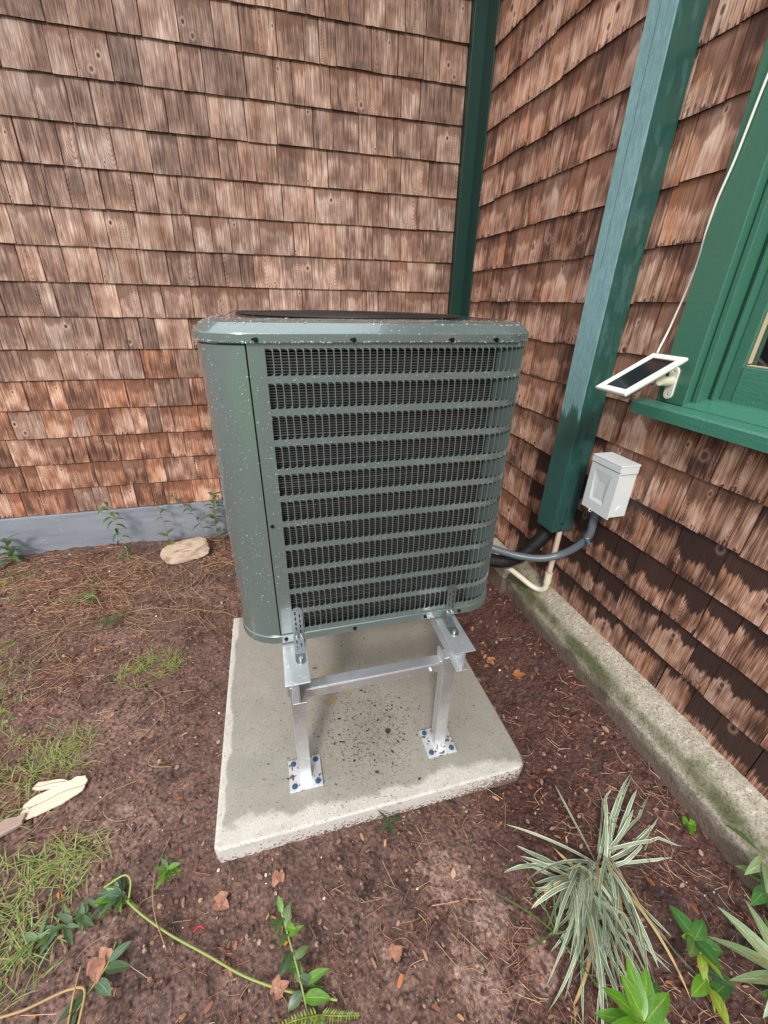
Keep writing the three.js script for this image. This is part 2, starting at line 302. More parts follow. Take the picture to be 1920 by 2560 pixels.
// window: casing, stops, jamb, sash, pane and sill, a part of the right wall
{
  const w = new THREE.Group(); w.name = 'window'; rightWall.add(w);
  const zr = WZ2;
  mesh('casing', box(-0.022, 0.016, 0.836, 2.36, 1.458, 1.546, 0.0025), M.trimPaint, w);
  mesh('casing', box(-0.022, 0.016, 0.836, 2.36, zr - 0.088, zr, 0.0025), M.trimPaint, w);
  mesh('casing', box(-0.022, 0.016, 2.25, 2.36, 1.5465, zr - 0.0885, 0.0025), M.trimPaint, w);
  mesh('stop_bead', box(-0.004, 0.03, 0.845, 2.249, 1.5505, 1.5655, 0.002), M.trimPaint, w);
  mesh('jamb', box(0.0, 0.1, 0.845, 2.249, 1.5465, 1.550, 0), M.grooveP, w);
  mesh('jamb', box(0.0305, 0.1, 0.845, 2.249, 1.5505, 1.575, 0.001), M.grooveP, w);
  mesh('parting_bead', box(0.026, 0.06, 0.85, 2.249, 1.5755, 1.582, 0.001), M.trimPaint, w);
  mesh('stile', box(0.044, 0.085, 0.858, 2.249, 1.5825, 1.613, 0.003), M.trimPaint, w);
  mesh('stile', box(0.044, 0.085, 0.858, 2.249, zr - 0.16, zr - 0.12, 0.003), M.trimPaint, w);
  mesh('bottom_rail', box(0.042, 0.085, 0.858, 0.945, 1.6135, zr - 0.1605, 0.003), M.sillPaint, w);
  mesh('top_rail', box(0.042, 0.085, 2.19, 2.249, 1.6135, zr - 0.1605, 0.003), M.trimPaint, w);
  mesh('putty', merge([box(0.050, 0.0625, 0.9455, 0.949, 1.6135, zr - 0.1605, 0.001), box(0.050, 0.0625, 0.9515, 2.189, 1.6135, 1.6165, 0.001)]), std({ color: 0xb9a888, roughness: 0.8 }), w);
  mesh('pane', box(0.063, 0.066, 0.9455, 2.1895, 1.6138, zr - 0.161, 0), phy({ color: 0xffffff, roughness: 0.02, transmission: 1, thickness: 0, ior: 1.5 }), w);
  // sloping sub-sill and the projecting sill nosing
  const sub = uvM(new THREE.ExtrudeGeometry(new THREE.Shape([new THREE.Vector2(-0.028, 0.806), new THREE.Vector2(0.09, 0.806), new THREE.Vector2(0.09, 0.868), new THREE.Vector2(0.03, 0.858), new THREE.Vector2(-0.028, 0.8395)]), { depth: zr - 0.088 - 1.5475, bevelEnabled: false }).translate(0, 0, 1.5475));
  mesh('sub_sill', sub, M.sillPaint, w);
  const nose = new THREE.Shape([new THREE.Vector2(-0.058, 0.797), new THREE.Vector2(-0.0285, 0.797), new THREE.Vector2(-0.0285, 0.835), new THREE.Vector2(-0.053, 0.829), new THREE.Vector2(-0.058, 0.8245)]);
  mesh('sill', uvM(new THREE.ExtrudeGeometry(nose, { depth: zr + 0.05 - 1.418, bevelEnabled: true, bevelSize: 0.0012, bevelThickness: 0.0012, bevelSegments: 1 }).translate(0, 0, 1.418)), M.sillPaint, w);
  const room = [box(0.10, 0.104, 0.83, 2.29, 1.56, zr - 0.101, 0), box(0.25, 1.6, 0.4, 2.5, 1.0, 1.02, 0), box(0.25, 1.6, 0.4, 2.5, 3.2, 3.22, 0), box(1.6, 1.62, 0.4, 2.5, 1.0, 3.22, 0), box(0.23, 1.6, 0.38, 0.4, 1.0, 3.22, 0), box(0.23, 1.6, 2.5, 2.52, 1.0, 3.22, 0)];  // first panel is a dark sheet added behind the pane for the unlit room
  mesh('dark_room_fill', merge(room), std({ color: 0x14151a, roughness: 1 }), rightWall);
}
{ // soffits over both walls, above the frame
  const s = thing('roof_eave', 'timber roof eave above both shingle walls, out of the picture', 'eave');
  mesh('soffit', box(-4.3, 0.3, 2.955, 3.05, -0.3, 0.3, 0), std({ color: 0x6b6257, roughness: 0.9 }), s);
  mesh('soffit', box(-0.32, 0.3, 2.955, 3.05, 0.301, 4.0, 0), std({ color: 0x6b6257, roughness: 0.9 }), s);
}
{
  const c = thing('corner_board', 'dark green corner trim boards where the two shingle walls meet', 'trim board');
  mesh('board', box(-0.0605, 0.0115, 0.0, 2.95, -0.0135, 0.031, 0.0025), M.cornerPaint, c);
  mesh('board', box(0.012, 0.031, -0.02, 2.95, 0.0, 0.1355, 0.0025).translate(-0.013, 0, 0), M.cornerPaint, c);
}
{
  const map = makeTex(1024, 128, (u, v) => { const x = u * 4, n = fbm(x * 3, v * 3, 4), n2 = fbm(x * 7, v * 13 + 5, 4), s = noise(x * 160, v * 60); let c = mix3([112, 117, 126], [150, 154, 161], n * 0.6 + n2 * 0.4); c = mix3(c, [96, 100, 108], clamp((0.42 - n2) * 2) * 0.6); if (s > 0.93) c = mix3(c, [188, 190, 192], 0.6); const e = v + 0.2 * (fbm(x * 8, 4, 3) - 0.5); c = mix3(c, [92, 76, 68], sstep(0.14, 0.02, e) * 0.7); return c; }, { wrap: THREE.ClampToEdgeWrapping });
  const g = box(-4.2, -0.0, -0.36, -0.004, -0.0135, 0.012, 0.003); const uv = g.attributes.uv, p = g.attributes.position;
  for (let i = 0; i < uv.count; i++) uv.setXY(i, (p.getX(i) + 4.2) / 4.2, (p.getY(i) + 0.27) / 0.27);
  const b = mesh('base_board', g, std({ map, roughness: 0.55, bumpMap: paintBump, bumpScale: 0.0004 })); tag(b, 'weathered blue grey base board below the left shingle wall', 'base board');
}
{ // foundation ledge along the right wall: worn rounded top, mossy lip
  const pr = [[0.02, 0.004], [-0.012, 0.006], [-0.03, -0.004], [-0.05, -0.026], [-0.067, -0.052], [-0.077, -0.078], [-0.081, -0.088], [-0.0755, -0.098], [-0.074, -0.14], [-0.076, -0.36]];
  const z0 = 0.98, z1 = 3.6, n = 150, P = [], U = [], I = []; let d = 0; const ds = pr.map((p, i) => (d += i ? Math.hypot(p[0] - pr[i - 1][0], p[1] - pr[i - 1][1]) : 0));
  for (let j = 0; j <= n; j++) { const z = lerp(z0, z1, j / n); pr.forEach((p, i) => { const k = i > 0 ? 1 : 0, o = k * 0.006 * (fbm(z * 7, i * 0.9, 3) - 0.5); P.push(p[0] - o, p[1] + o * (i < 6 ? 1 : 0), z); U.push(z, ds[i]); }); }
  const m = pr.length; for (let j = 0; j < n; j++) for (let i = 0; i < m - 1; i++) { const a = j * m + i, b = a + m; I.push(a, a + 1, b + 1, a, b + 1, b); }
  const g = new THREE.BufferGeometry(); g.setAttribute('position', new THREE.Float32BufferAttribute(P, 3)); g.setAttribute('uv', new THREE.Float32BufferAttribute(U, 2)); g.setIndex(I); g.computeVertexNormals();
  const W = 2048, H = 256;
  const map = makeTex(W, H, (u, v) => {
    const z = u * 4, s = v * 0.5, gr = noise(z * 480, s * 480), g2 = noise(z * 260 + 5, s * 260), n = fbm(z * 5, s * 9, 4), n2 = fbm(z * 26, s * 26, 3);
    let c = mix3([150, 142, 126], [194, 185, 167], n2); if (gr > 0.66) c = mix3(c, [108, 100, 86], 0.65); if (g2 > 0.84) c = mix3(c, [222, 214, 198], 0.6);
    const band = Math.exp(-Math.pow((s - 0.118) / 0.03, 2)) * 0.9 + (z < 1.35 ? 0.45 : 0.0) * sstep(1.45, 1.2, z + n * 0.3);
    const moss = clamp((band + (n - 0.5) * 1.5 + (n2 - 0.5) * 0.9) * 1.3 - 0.24);
    c = mix3(c, mix3([92, 96, 62], [58, 58, 36], gr), moss * 0.86);
    c = mix3(c, [82, 66, 54], sstep(0.15, 0.2, s + 0.05 * (n2 - 0.5)) * 0.75); return c;
  });
  map.repeat.set(0.25, 2);
  const bmp = makeTex(512, 512, (u, v) => 255 * (0.5 * fbm(u * 60, v * 60, 3) + 0.5 * noise(u * 170, v * 170)), { srgb: false }); bmp.repeat.set(1, 1);
  const o = mesh('foundation_ledge', g, std({ map, bumpMap: bmp, bumpScale: 0.003, roughness: 0.85 })); tag(o, 'rounded mossy concrete foundation ledge running below the right shingle wall', 'foundation');
  const bg = box(-0.098, 0.01, -0.36, -0.022, 0.5, 1.005, 0.012); const b = mesh('concrete_block', bg, std({ map: (() => { const t = map.clone(); t.repeat.set(0.25, 1.2); t.offset.set(0.42, 0.1); return t; })(), roughness: 0.9, bumpMap: bmp, bumpScale: 0.002 }));
  tag(b, 'pale concrete block at the foundation behind the insulated pipes', 'concrete block');
}

// ---------------------------------------------------------------- concrete pad
{
  const x0 = -1.332, x1 = -0.408, z0 = 0.83, z1 = 1.757, yt = -0.22;
  const T = 1024;
  const map = makeTex(T, T, (u, v) => {
    const x = x0 + u * (x1 - x0), z = z0 + v * (z1 - z0), n = fbm(x * 6 + 2, z * 6, 4), n2 = fbm(x * 40, z * 40, 3), n3 = noise(x * 500, z * 500);
    let c = mix3([140, 136, 126], [165, 160, 149], n * 0.7 + n2 * 0.3);
    c = mix3(c, [132, 136, 122], clamp((fbm(x * 9 + 31, z * 9, 3) - 0.52) * 3) * 0.4);
    // dried rim: ragged pale border outside the damp area
    const ed = Math.min((x - x0) * 2.3, (z1 - z) * (x < -0.9 ? 0.85 : 0.95) , (x1 - x) * 1.5 + 0.04) + 0.03 * sstep(-0.62, -0.45, x), jag = 0.048 + 0.05 * (fbm(x * 17, z * 17, 4) - 0.5) + 0.008 * (noise(x * 80, z * 80) - 0.5) + 0.03 * (fbm(x * 4 + 7, z * 4, 2) - 0.5);
    c = mix3(c, mix3([206, 200, 188], [226, 222, 214], n2), sstep(jag + 0.014, jag - 0.010, ed) * 0.66);
    // rust spots
    for (const [px, pz, pr] of [[-1.27, 1.22, 0.012], [-1.272, 1.3, 0.014], [-0.99, 1.26, 0.03], [-0.93, 1.22, 0.025], [-0.97, 1.37, 0.03], [-1.02, 1.44, 0.02], [-0.9, 1.36, 0.02]]) { const d = Math.hypot(x - px, z - pz) / pr + (n2 - 0.5) * 1.8; c = mix3(c, [176, 128, 72], sstep(1.1, 0.2, d) * 0.32); }
    // splashed soil
    const sp = fbm(x * 230, z * 230, 2), dens = Math.exp(-((x + 0.84) ** 2 + (z - 1.54) ** 2) / 0.022) * 0.13 + Math.exp(-((x + 0.95) ** 2 + (z - 1.45) ** 2) / 0.09) * 0.07;
    if (sp > 0.83 - dens) c = mix3(c, [88, 66, 56], 0.6);
    const b = Math.hypot((x + 0.80), (z - 1.535)) / 0.011 + (n2 - 0.5) * 1.4; c = mix3(c, [66, 36, 28], sstep(1.2, 0.6, b) * 0.9);
    const g = 0.93 + 0.14 * n3; return [c[0] * g, c[1] * g, c[2] * g];
  }, { wrap: THREE.ClampToEdgeWrapping });
  const rough = makeTex(256, 256, (u, v) => 90 + 120 * fbm(u * 8, v * 8, 4), { srgb: false });
  // worn slab with broken, slightly rounded front right corner
  const sh = new THREE.Shape(), pts = [[x0, -z0], [x1 - 0.01, -z0], [x1, -z0 - 0.02], [x1 + 0.003, -1.62], [x1 + 0.002, -1.715], [x1 - 0.006, -1.744], [x1 - 0.024, -1.755], [x1 - 0.06, -1.757], [-0.7, -1.7575], [x0 + 0.012, -z1], [x0, -z1 + 0.012]];
  pts.forEach((p, i) => i ? sh.lineTo(...p) : sh.moveTo(...p)); sh.closePath();
  const g = new THREE.ExtrudeGeometry(sh, { depth: 0.14, bevelEnabled: true, bevelSize: 0.007, bevelThickness: 0.007, bevelSegments: 3, bevelOffset: -0.007 }).rotateX(-Math.PI / 2).translate(0, yt - 0.147, 0);
  const p = g.attributes.position, nq = g.attributes.normal, uv = g.attributes.uv;
  const sideMap = makeTex(1024, 128, (u, v) => { const x = u * 1.2, y = v * 0.15, n = fbm(x * 9, y * 20, 4), n2 = noise(x * 420, y * 420), e = v * 0.15 - 0.098 + 0.03 * (fbm(x * 12, 2.2, 3) - 0.5); let c = mix3([184, 181, 174], [206, 203, 197], n); const sp = fbm(x * 240, y * 240, 2); if (sp > 0.80 - 0.42 * sstep(0.03, -0.03, e) - 0.2 * sstep(0.5, 0.9, x)) c = mix3(c, [88, 60, 50], 0.75); return [c[0] * (0.94 + 0.1 * n2), c[1] * (0.94 + 0.1 * n2), c[2] * (0.94 + 0.1 * n2)]; });
  g.clearGroups(); const top = [], side = []; for (let i = 0; i < p.count; i += 3) { const up = (nq.getY(i) + nq.getY(i + 1) + nq.getY(i + 2)) / 3 > 0.5; (up ? top : side).push(i, i + 1, i + 2); for (let k = i; k < i + 3; k++) uv.setXY(k, ...(up ? [(p.getX(k) - x0) / (x1 - x0), (p.getZ(k) - z0) / (z1 - z0)] : [Math.abs(nq.getX(k)) > 0.7 ? p.getZ(k) / 1.2 : (p.getX(k) - x0) / 1.2, (p.getY(k) - yt + 0.146) / 0.15])); }
  g.setIndex(top.concat(side)); g.addGroup(0, top.length, 0); g.addGroup(top.length, side.length, 1);
  const o = mesh('concrete_pad', g, [std({ map, roughnessMap: rough, roughness: 1, bumpMap: paintBump, bumpScale: 0.0006 }), std({ map: sideMap, roughness: 0.9 })]); tag(o, 'square damp concrete pad under the stand with a dried white rim', 'concrete pad');
}

// ---------------------------------------------------------------- aluminium stand
const BX = [-1.075, -0.640], BT = 0.247, BZ1 = 1.685, BZ0 = 0.9, LEGX = [-1.081, -0.652], LEGZ = [1.612, 0.975], PY = -0.22;
{
  const s = thing('equipment_stand', 'bare aluminium stand with two rail beams and four bolted legs on the pad', 'stand');
  BX.forEach((x, i) => {
    mesh('beam', uvM(merge([box(x - 0.031, x + 0.031, BT - 0.004, BT, BZ0, BZ1, 0.001), box(x - 0.002, x + 0.002, BT - 0.0665, BT - 0.0043, BZ0, BZ1 - 0.0005, 0), box(x - 0.0175, x + 0.0175, BT - 0.0715, BT - 0.0668, BZ0, BZ1, 0.001)])), M.alu, s);
    LEGZ.forEach((z, j) => {
      const lx = LEGX[i], top = BT - 0.072;
      const leg = mesh('leg', uvM(merge([box(lx - 0.018, lx + 0.018, PY + 0.0065, top, z - 0.018, z + 0.018, 0.002)])), M.alu, s);
      mesh('clamp', uvM(merge([box(lx - 0.024, lx - 0.0185, top - 0.03, top + 0.012, z - 0.022, z + 0.02, 0.001)])), M.alu, s);
      const pl = new THREE.Group(); pl.name = numbered('foot_plate'); s.add(pl);
      mesh('plate', box(lx - 0.0485, lx + 0.0485, PY + 0.0003, PY + 0.0063, z - 0.0485, z + 0.0485, 0.0012), M.plate, pl);
      for (const [dx, dz] of [[-1, -1], [1, -1], [-1, 1], [1, 1]]) mesh('anchor_bolt', merge([new THREE.CylinderGeometry(0.0062, 0.0066, 0.006, 6).translate(lx + dx * 0.034, PY + 0.0095, z + dz * 0.034), new THREE.CylinderGeometry(0.0085, 0.0085, 0.0015, 12).translate(lx + dx * 0.034, PY + 0.007, z + dz * 0.034)]), M.blue, pl);
    });
  });
  for (const [z, front] of [[LEGZ[0], 1], [LEGZ[1], 0]]) {
    mesh('cross_bar', uvM(merge([box(-1.0615, -0.681, 0.152, 0.156, z - 0.019, z + 0.013, 0.001), box(-1.0615, -0.681, 0.122, 0.1517, z + 0.009, z + 0.013, 0.001), box(-0.6805, -0.671, 0.118, 0.158, z - 0.016, z + 0.010, 0.001)])), M.alu, s);
    if (front) mesh('bolt', merge([cyl(V(-0.706, 0.134, z + 0.0132), V(-0.706, 0.134, z + 0.0195), 0.0058, 6)]), M.bolt, s);
  }
}

// ---------------------------------------------------------------- outdoor unit
const U = { xl: -1.203, xr: -0.473, zf: 1.540, zb: 0.810, r: 0.1, y0: 0.251, y1: 1.036 };
const UL = U.xr - U.xl - 2 * U.r, UQ = Math.PI / 2 * U.r, UT = 4 * (UL + UQ);
// point and outward normal along the rounded square, starting at the left end of the flat front
function rim(s, off = 0) {
  s = ((s % UT) + UT) % UT; let k = 0; while (s > UL + UQ) { s -= UL + UQ; k++; }
  const cs = [[U.xr - U.r, U.zf - U.r], [U.xr - U.r, U.zb + U.r], [U.xl + U.r, U.zb + U.r], [U.xl + U.r, U.zf - U.r]], st = [[U.xl + U.r, U.zf], [U.xr, U.zf - U.r], [U.xr - U.r, U.zb], [U.xl, U.zb + U.r]], dir = [[1, 0], [0, -1], [-1, 0], [0, 1]], nor = [[0, 1], [1, 0], [0, -1], [-1, 0]];
  if (s <= UL) { const n = nor[k]; return { x: st[k][0] + dir[k][0] * s + n[0] * off, z: st[k][1] + dir[k][1] * s + n[1] * off, nx: n[0], nz: n[1] }; }
  const a = (s - UL) / U.r, n0 = nor[k], n1 = nor[(k + 1) % 4], nx = n0[0] * Math.cos(a) + n1[0] * Math.sin(a), nz = n0[1] * Math.cos(a) + n1[1] * Math.sin(a), c = cs[k];
  return { x: c[0] + nx * (U.r + off), z: c[1] + nz * (U.r + off), nx, nz };
}
function rimStops(s0, s1, n = 9) { const l = [s0]; for (let k = -1; k < 6; k++) { const b = k * (UL + UQ); for (let i = 0; i <= n; i++) { const s = b + UL + UQ * i / n; if (s > s0 + 1e-6 && s < s1 - 1e-6) l.push(s); } const f = b; if (f > s0 + 1e-6 && f < s1 - 1e-6) l.push(f); } l.push(s1); l.sort((a, b) => a - b); return l.filter((s, i) => !i || s - l[i - 1] > 1e-6); }
// sweep a profile [[offset, y], ...] along the rim
function sweep(profile, s0 = 0, s1 = UT, n = 9, crease = 0.45) {
  const st = rimStops(s0, s1, n), P = [], I = [], m = profile.length, Uv = [];
  for (const s of st) profile.forEach(([o, y]) => { const q = rim(s, o); P.push(q.x, y, q.z); Uv.push(s, y); });
  for (let j = 0; j < st.length - 1; j++) for (let i = 0; i < m - 1; i++) { const a = j * m + i, b = a + m; I.push(a, b, b + 1, a, b + 1, a + 1); }
  const g = new THREE.BufferGeometry(); g.setAttribute('position', new THREE.Float32BufferAttribute(P, 3)); g.setAttribute('uv', new THREE.Float32BufferAttribute(Uv, 2)); g.setIndex(I); g.computeVertexNormals();
  return toCreasedNormals(g, crease);
}
{
  const u = thing('heat_pump_unit', 'large slate grey outdoor heat pump with louvred sides, beaded with rain', 'heat pump');
  const H0 = 0.2775, H1 = 0.994, CW = 0.01475, S0 = 0.030, NC = 169, RP = 0.0645, RT = 0.985, RH = 0.0505, NR = 11;
  // lid, top plate, fan guard
  mesh('lid', sweep([[-0.004, 0.9955], [0.0045, 0.9945], [0.006, 0.9965], [0.0062, 1.011], [0.0056, 1.0125], [-0.0095, 1.0275], [-0.0125, 1.0296], [-0.034, 1.0352], [-0.044, 1.0362], [-0.05, 1.0352]], 0, UT, 12, 0.35), M.slate, u);
  const cx = (U.xl + U.xr) / 2, cz = (U.zf + U.zb) / 2, rc = 0.05, hx = (U.xr - U.xl) / 2 - 0.05;
  const top = new THREE.Shape(); top.absarc(hx - rc, hx - rc, rc, 0, Math.PI / 2); top.absarc(-hx + rc, hx - rc, rc, Math.PI / 2, Math.PI); top.absarc(-hx + rc, -hx + rc, rc, Math.PI, Math.PI * 1.5); top.absarc(hx - rc, -hx + rc, rc, Math.PI * 1.5, Math.PI * 2);
  const hole = new THREE.Path(); hole.absarc(0, 0, 0.296, 0, Math.PI * 2, true); top.holes.push(hole);
  mesh('top_plate', new THREE.ExtrudeGeometry(top, { depth: 0.0025, bevelEnabled: false, curveSegments: 32 }).rotateX(-Math.PI / 2).translate(cx, 1.0322, cz), M.slate, u);
  const gd = []; for (let k = 0; k < 25; k++) { const r = 0.03 + k * 0.0112; gd.push(new THREE.TorusGeometry(r, 0.0014, 4, 72).rotateX(Math.PI / 2).translate(cx, 1.0375 + 0.005 * (1 - (r / 0.3) ** 2), cz)); }
  for (let k = 0; k < 8; k++) { const a = k * Math.PI / 4 + 0.2; gd.push(cyl(V(cx, 1.040, cz), V(cx + Math.cos(a) * 0.305, 1.0355, cz + Math.sin(a) * 0.305), 0.002, 5)); }
  mesh('fan_guard', merge(gd), M.guard, u);
  mesh('fan_motor', new THREE.CylinderGeometry(0.085, 0.085, 0.09, 24).translate(cx, 0.95, cz), M.slateDark, u);
  // base pan
  mesh('base_pan', sweep([[-0.03, 0.2512], [0.0035, 0.251], [0.005, 0.253], [0.005, 0.2745], [0.0035, 0.2765], [-0.003, 0.2768]], 0, UT, 10), M.slate, u);
  const flo = new THREE.Shape(); flo.absarc(0, 0, 0.36, 0, 6.283); mesh('base_floor', box(U.xl + 0.025, U.xr - 0.025, 0.252, 0.257, U.zb + 0.025, U.zf - 0.025, 0), M.slateDark, u);
  // wrap-round service panel at the front left corner and the flat strip beside the seam
  mesh('corner_panel', sweep([[0.001, H0], [0.001, 0.99], [-0.0022, 0.9925], [-0.0045, 0.9925]], -UQ - 0.062, -0.0055, 12, 0.3), M.slate, u);
  mesh('edge_strip', sweep([[0, H0], [0, H1]], -0.0025, S0 + 0.0002, 3), M.slate, u);
  mesh('seam_backing', sweep([[-0.006, H0], [-0.006, H1]], -0.02, 0.02, 3), M.dark, u);
  // louvres: every opening is a D with its lanced edge bent inwards
  const cell = new THREE.Shape([new THREE.Vector2(0, 0), new THREE.Vector2(CW, 0), new THREE.Vector2(CW, RP), new THREE.Vector2(0, RP)]);
  const yb = RP - 0.003 - RH, yt = RP - 0.003, hL = 0.0004, hR = CW - 0.0015, rd = 0.0075;
  const D = new THREE.Path(); D.moveTo(hL, yb); D.lineTo(hL, yt); D.lineTo(hR - rd, yt); D.absarc(hR - rd, yt - rd, rd, Math.PI / 2, 0, true); D.lineTo(hR, yb + rd); D.absarc(hR - rd, yb + rd, rd, 0, -Math.PI / 2, true); D.lineTo(hL, yb); cell.holes.push(D);
  const cg = merge([new THREE.ExtrudeGeometry(cell, { depth: 0.0014, bevelEnabled: false, curveSegments: 5 }).translate(0, 0, -0.0014)]);
  const cgBent = merge([cg, new THREE.BoxGeometry(0.001, RH, 0.015).translate(0.0006, (yb + yt) / 2, -0.0088)]);
  const sides = [[], [], [], []];
  for (let c = 0; c < NC; c++) { const s = S0 + c * CW, q = rim(s + CW / 2), k = Math.min(3, Math.floor((s + UQ * 0.5 - UQ * 0.5 + CW / 2) / (UL + UQ))); for (let r = 0; r < NR; r++) { const g = (s > UL - 0.004 && s < 2 * UL ? cgBent : cg).clone(); g.translate(-CW / 2, 0, 0).rotateY(Math.atan2(q.nx, q.nz)).translate(q.x, RT + 0.003 - RP * (r + 1), q.z); sides[k].push(g); } }
  for (const l of sides) mesh('louver_panel', mergeGeometries(l), M.slate, u);
  mesh('panel_rail', sweep([[0, RT + 0.0031], [0, H1]], S0, S0 + NC * CW, 9), M.slate, u); mesh('panel_rail', sweep([[0, H0], [0, RT + 0.0029 - RP * NR]], S0, S0 + NC * CW, 9), M.slate, u);
  // coil: hairpin ends at the left, then close wires over dark fins
  const wires = []; for (let k = 0; k < 127; k++) { const y = 0.288 + k * 0.0055; wires.push(sweep([[-0.0185, y + 0.0006], [-0.0178, y], [-0.0185, y - 0.0006]], 0.022, UT - UQ - 0.08, 8, 3)); }
  mesh('coil_wires', merge(wires), M.coil, u);
  mesh('coil_fins', sweep([[-0.023, H0], [-0.023, H1 - 0.02]], 0.02, UT - UQ - 0.08, 9), M.fin, u);
  mesh('inner_lining', sweep([[-0.05, H0], [-0.05, H1]], 0, UT, 6), M.dark, u);
  // screws
  for (const [x, y] of [[-1.087, 1.001], [-0.901, 1.0005], [-0.693, 1.0005], [-0.591, 1.0005]]) mesh('screw', merge([cyl(V(x, y, U.zf + 0.005), V(x, y, U.zf + 0.0075), 0.0048, 14), cyl(V(x, y, U.zf + 0.0075), V(x, y, U.zf + 0.011), 0.0033, 6), box(x - 0.008, x - 0.0035, y - 0.001, y + 0.0035, U.zf + 0.004, U.zf + 0.0075, 0.001)]), M.blackScrew, u);
  for (const [x, y] of [[-1.094, 0.264], [-0.909, 0.263], [-0.703, 0.263], [-0.599, 0.264]]) mesh('screw', merge([cyl(V(x, y, U.zf + 0.004), V(x, y, U.zf + 0.006), 0.0055, 14), cyl(V(x, y, U.zf + 0.006), V(x, y, U.zf + 0.0105), 0.0038, 6)]), M.blackScrew, u);
  mesh('screw', merge([cyl(V(-1.0965, 0.604, U.zf), V(-1.0965, 0.604, U.zf + 0.004), 0.0042, 6)]), M.blackScrew, u);
  // rain drops
  const dg = new THREE.SphereGeometry(1, 7, 4, 0, Math.PI * 2, 0, Math.PI / 2), list = [], f = V(0, 0, 0), Q = new THREE.Quaternion();
  const put = (x, y, z, n, r) => { Q.setFromUnitVectors(_up, n); list.push(new THREE.Matrix4().compose(V(x, y, z), Q, V(r, r * 0.6, r * rr(0.85, 1.25)))); };
  const size = () => { const a = R(); return a < 0.72 ? rr(0.0005, 0.0009) : a < 0.96 ? rr(0.0009, 0.0015) : rr(0.0015, 0.0021); };
  for (let k = 0; k < 1500; k++) { const s = -UQ - 0.02 + (UQ + 0.02 + S0 + 0.001) * R(), y = lerp(0.285, 0.985, Math.pow(R(), 0.85)), q = rim(s, s < -0.004 ? 0.001 : 0); if (s > -0.006 && s < -0.002) continue; if (noise(s * 50, y * 22) < 0.33 * R() + 0.16) continue; put(q.x, y, q.z, V(q.nx, 0, q.nz), size()); }
  for (let k = 0; k < 2400; k++) { const row = Math.floor(R() * 11), y = RT - RP * (row + 1) + 0.0005 + rr(0.0, 0.0128), s = S0 + R() * 0.66, q = rim(s); if (noise(s * 30, y * 50) < 0.4 * R()) continue; put(q.x, y, q.z, V(q.nx, 0, q.nz), size() * 0.85); }
  const lp = [[0.006, 0.9965], [0.0062, 1.011], [0.0056, 1.0125], [-0.0095, 1.0275], [-0.0125, 1.0296], [-0.034, 1.0352], [-0.044, 1.0362]];
  for (let k = 0; k < 560; k++) { const i = Math.floor(Math.min(5.99, R() * 6)), t = R(), o = lerp(lp[i][0], lp[i + 1][0], t), y = lerp(lp[i][1], lp[i + 1][1], t), s = -UQ - 0.1 + R() * 0.9, q = rim(s, o); let a = lp[i + 1][1] - lp[i][1], b = -(lp[i + 1][0] - lp[i][0]), l = Math.hypot(a, b); put(q.x, y, q.z, f.set(q.nx * a / l, b / l, q.nz * a / l).clone().normalize(), size() * (i > 2 ? 1.35 : 1)); }
  for (let k = 0; k < 140; k++) { const q = rim(-UQ + R() * (0.7 + UQ), 0.0052); put(q.x, 0.9965 + rr(-0.0008, 0.0015), q.z, V(q.nx, 0, q.nz), rr(0.0012, 0.0026)); }
  const im = new THREE.InstancedMesh(dg, M.drop, list.length); list.forEach((m, i) => im.setMatrixAt(i, m)); im.name = 'rain_drops'; im.castShadow = true; u.add(im); stuff(im);
}
// ---------------------------------------------------------------- slotted hold-down straps
[[0, -1.060, 0.366, 'left'], [1, -0.628, 0.364, 'right']].forEach(([i, x, top, side]) => {
  const t = thing('hold_down_strap', `slotted galvanised strap bolted to the ${side} beam and the base of the unit`, 'strap');
  const sh = new THREE.Shape(), w = 0.0132; sh.moveTo(-w, 0); sh.lineTo(w, 0); sh.lineTo(w, top - 0.262 - w); sh.absarc(0, top - 0.262 - w, w, 0, Math.PI); sh.lineTo(-w, 0);
  for (let k = 0; k < 5; k++) for (const [dx, dy] of [[-0.0055, 0.0], [0.0055, 0.008]]) { const h = new THREE.Path(), y = 0.012 + k * 0.0172 + dy; if (y + 0.011 > top - 0.262 - 0.012) continue; h.absarc(dx, y + 0.008, 0.0019, 0, Math.PI); h.absarc(dx, y, 0.0019, Math.PI, Math.PI * 2); sh.holes.push(h); }
  const up = new THREE.ExtrudeGeometry(sh, { depth: 0.0022, bevelEnabled: false, curveSegments: 10 }).translate(x, 0.262, U.zf + 0.0055);
  // sloping lower leg down to the beam, then a rounded foot under its bolt
  const L = Math.hypot(0.0145, 0.042), s2 = new THREE.Shape(); s2.moveTo(-w, 0); s2.lineTo(w, 0); s2.lineTo(w, L); s2.lineTo(-w, L); s2.lineTo(-w, 0);
  for (const [dx, y] of [[-0.0055, 0.012], [0.0055, 0.020], [-0.0055, 0.03]]) { const h = new THREE.Path(); h.absarc(dx, y + 0.008, 0.0019, 0, Math.PI); h.absarc(dx, y, 0.0019, Math.PI, Math.PI * 2); s2.holes.push(h); }
  const low = new THREE.ExtrudeGeometry(s2, { depth: 0.0022, bevelEnabled: false }).rotateX(-Math.atan2(0.042, 0.0145)).translate(x - (i ? 0.012 : 0.002), BT + 0.0005, U.zf + 0.0495);
  const s3 = new THREE.Shape(); s3.moveTo(-w, 0); s3.lineTo(w, 0); s3.lineTo(w, -0.022); s3.absarc(0, -0.022, w, 0, -Math.PI, true); s3.lineTo(-w, 0);
  const foot = new THREE.ExtrudeGeometry(s3, { depth: 0.0022, bevelEnabled: false }).rotateX(-Math.PI / 2).translate(x - (i ? 0.012 : 0.002), BT + 0.0004, U.zf + 0.0495);
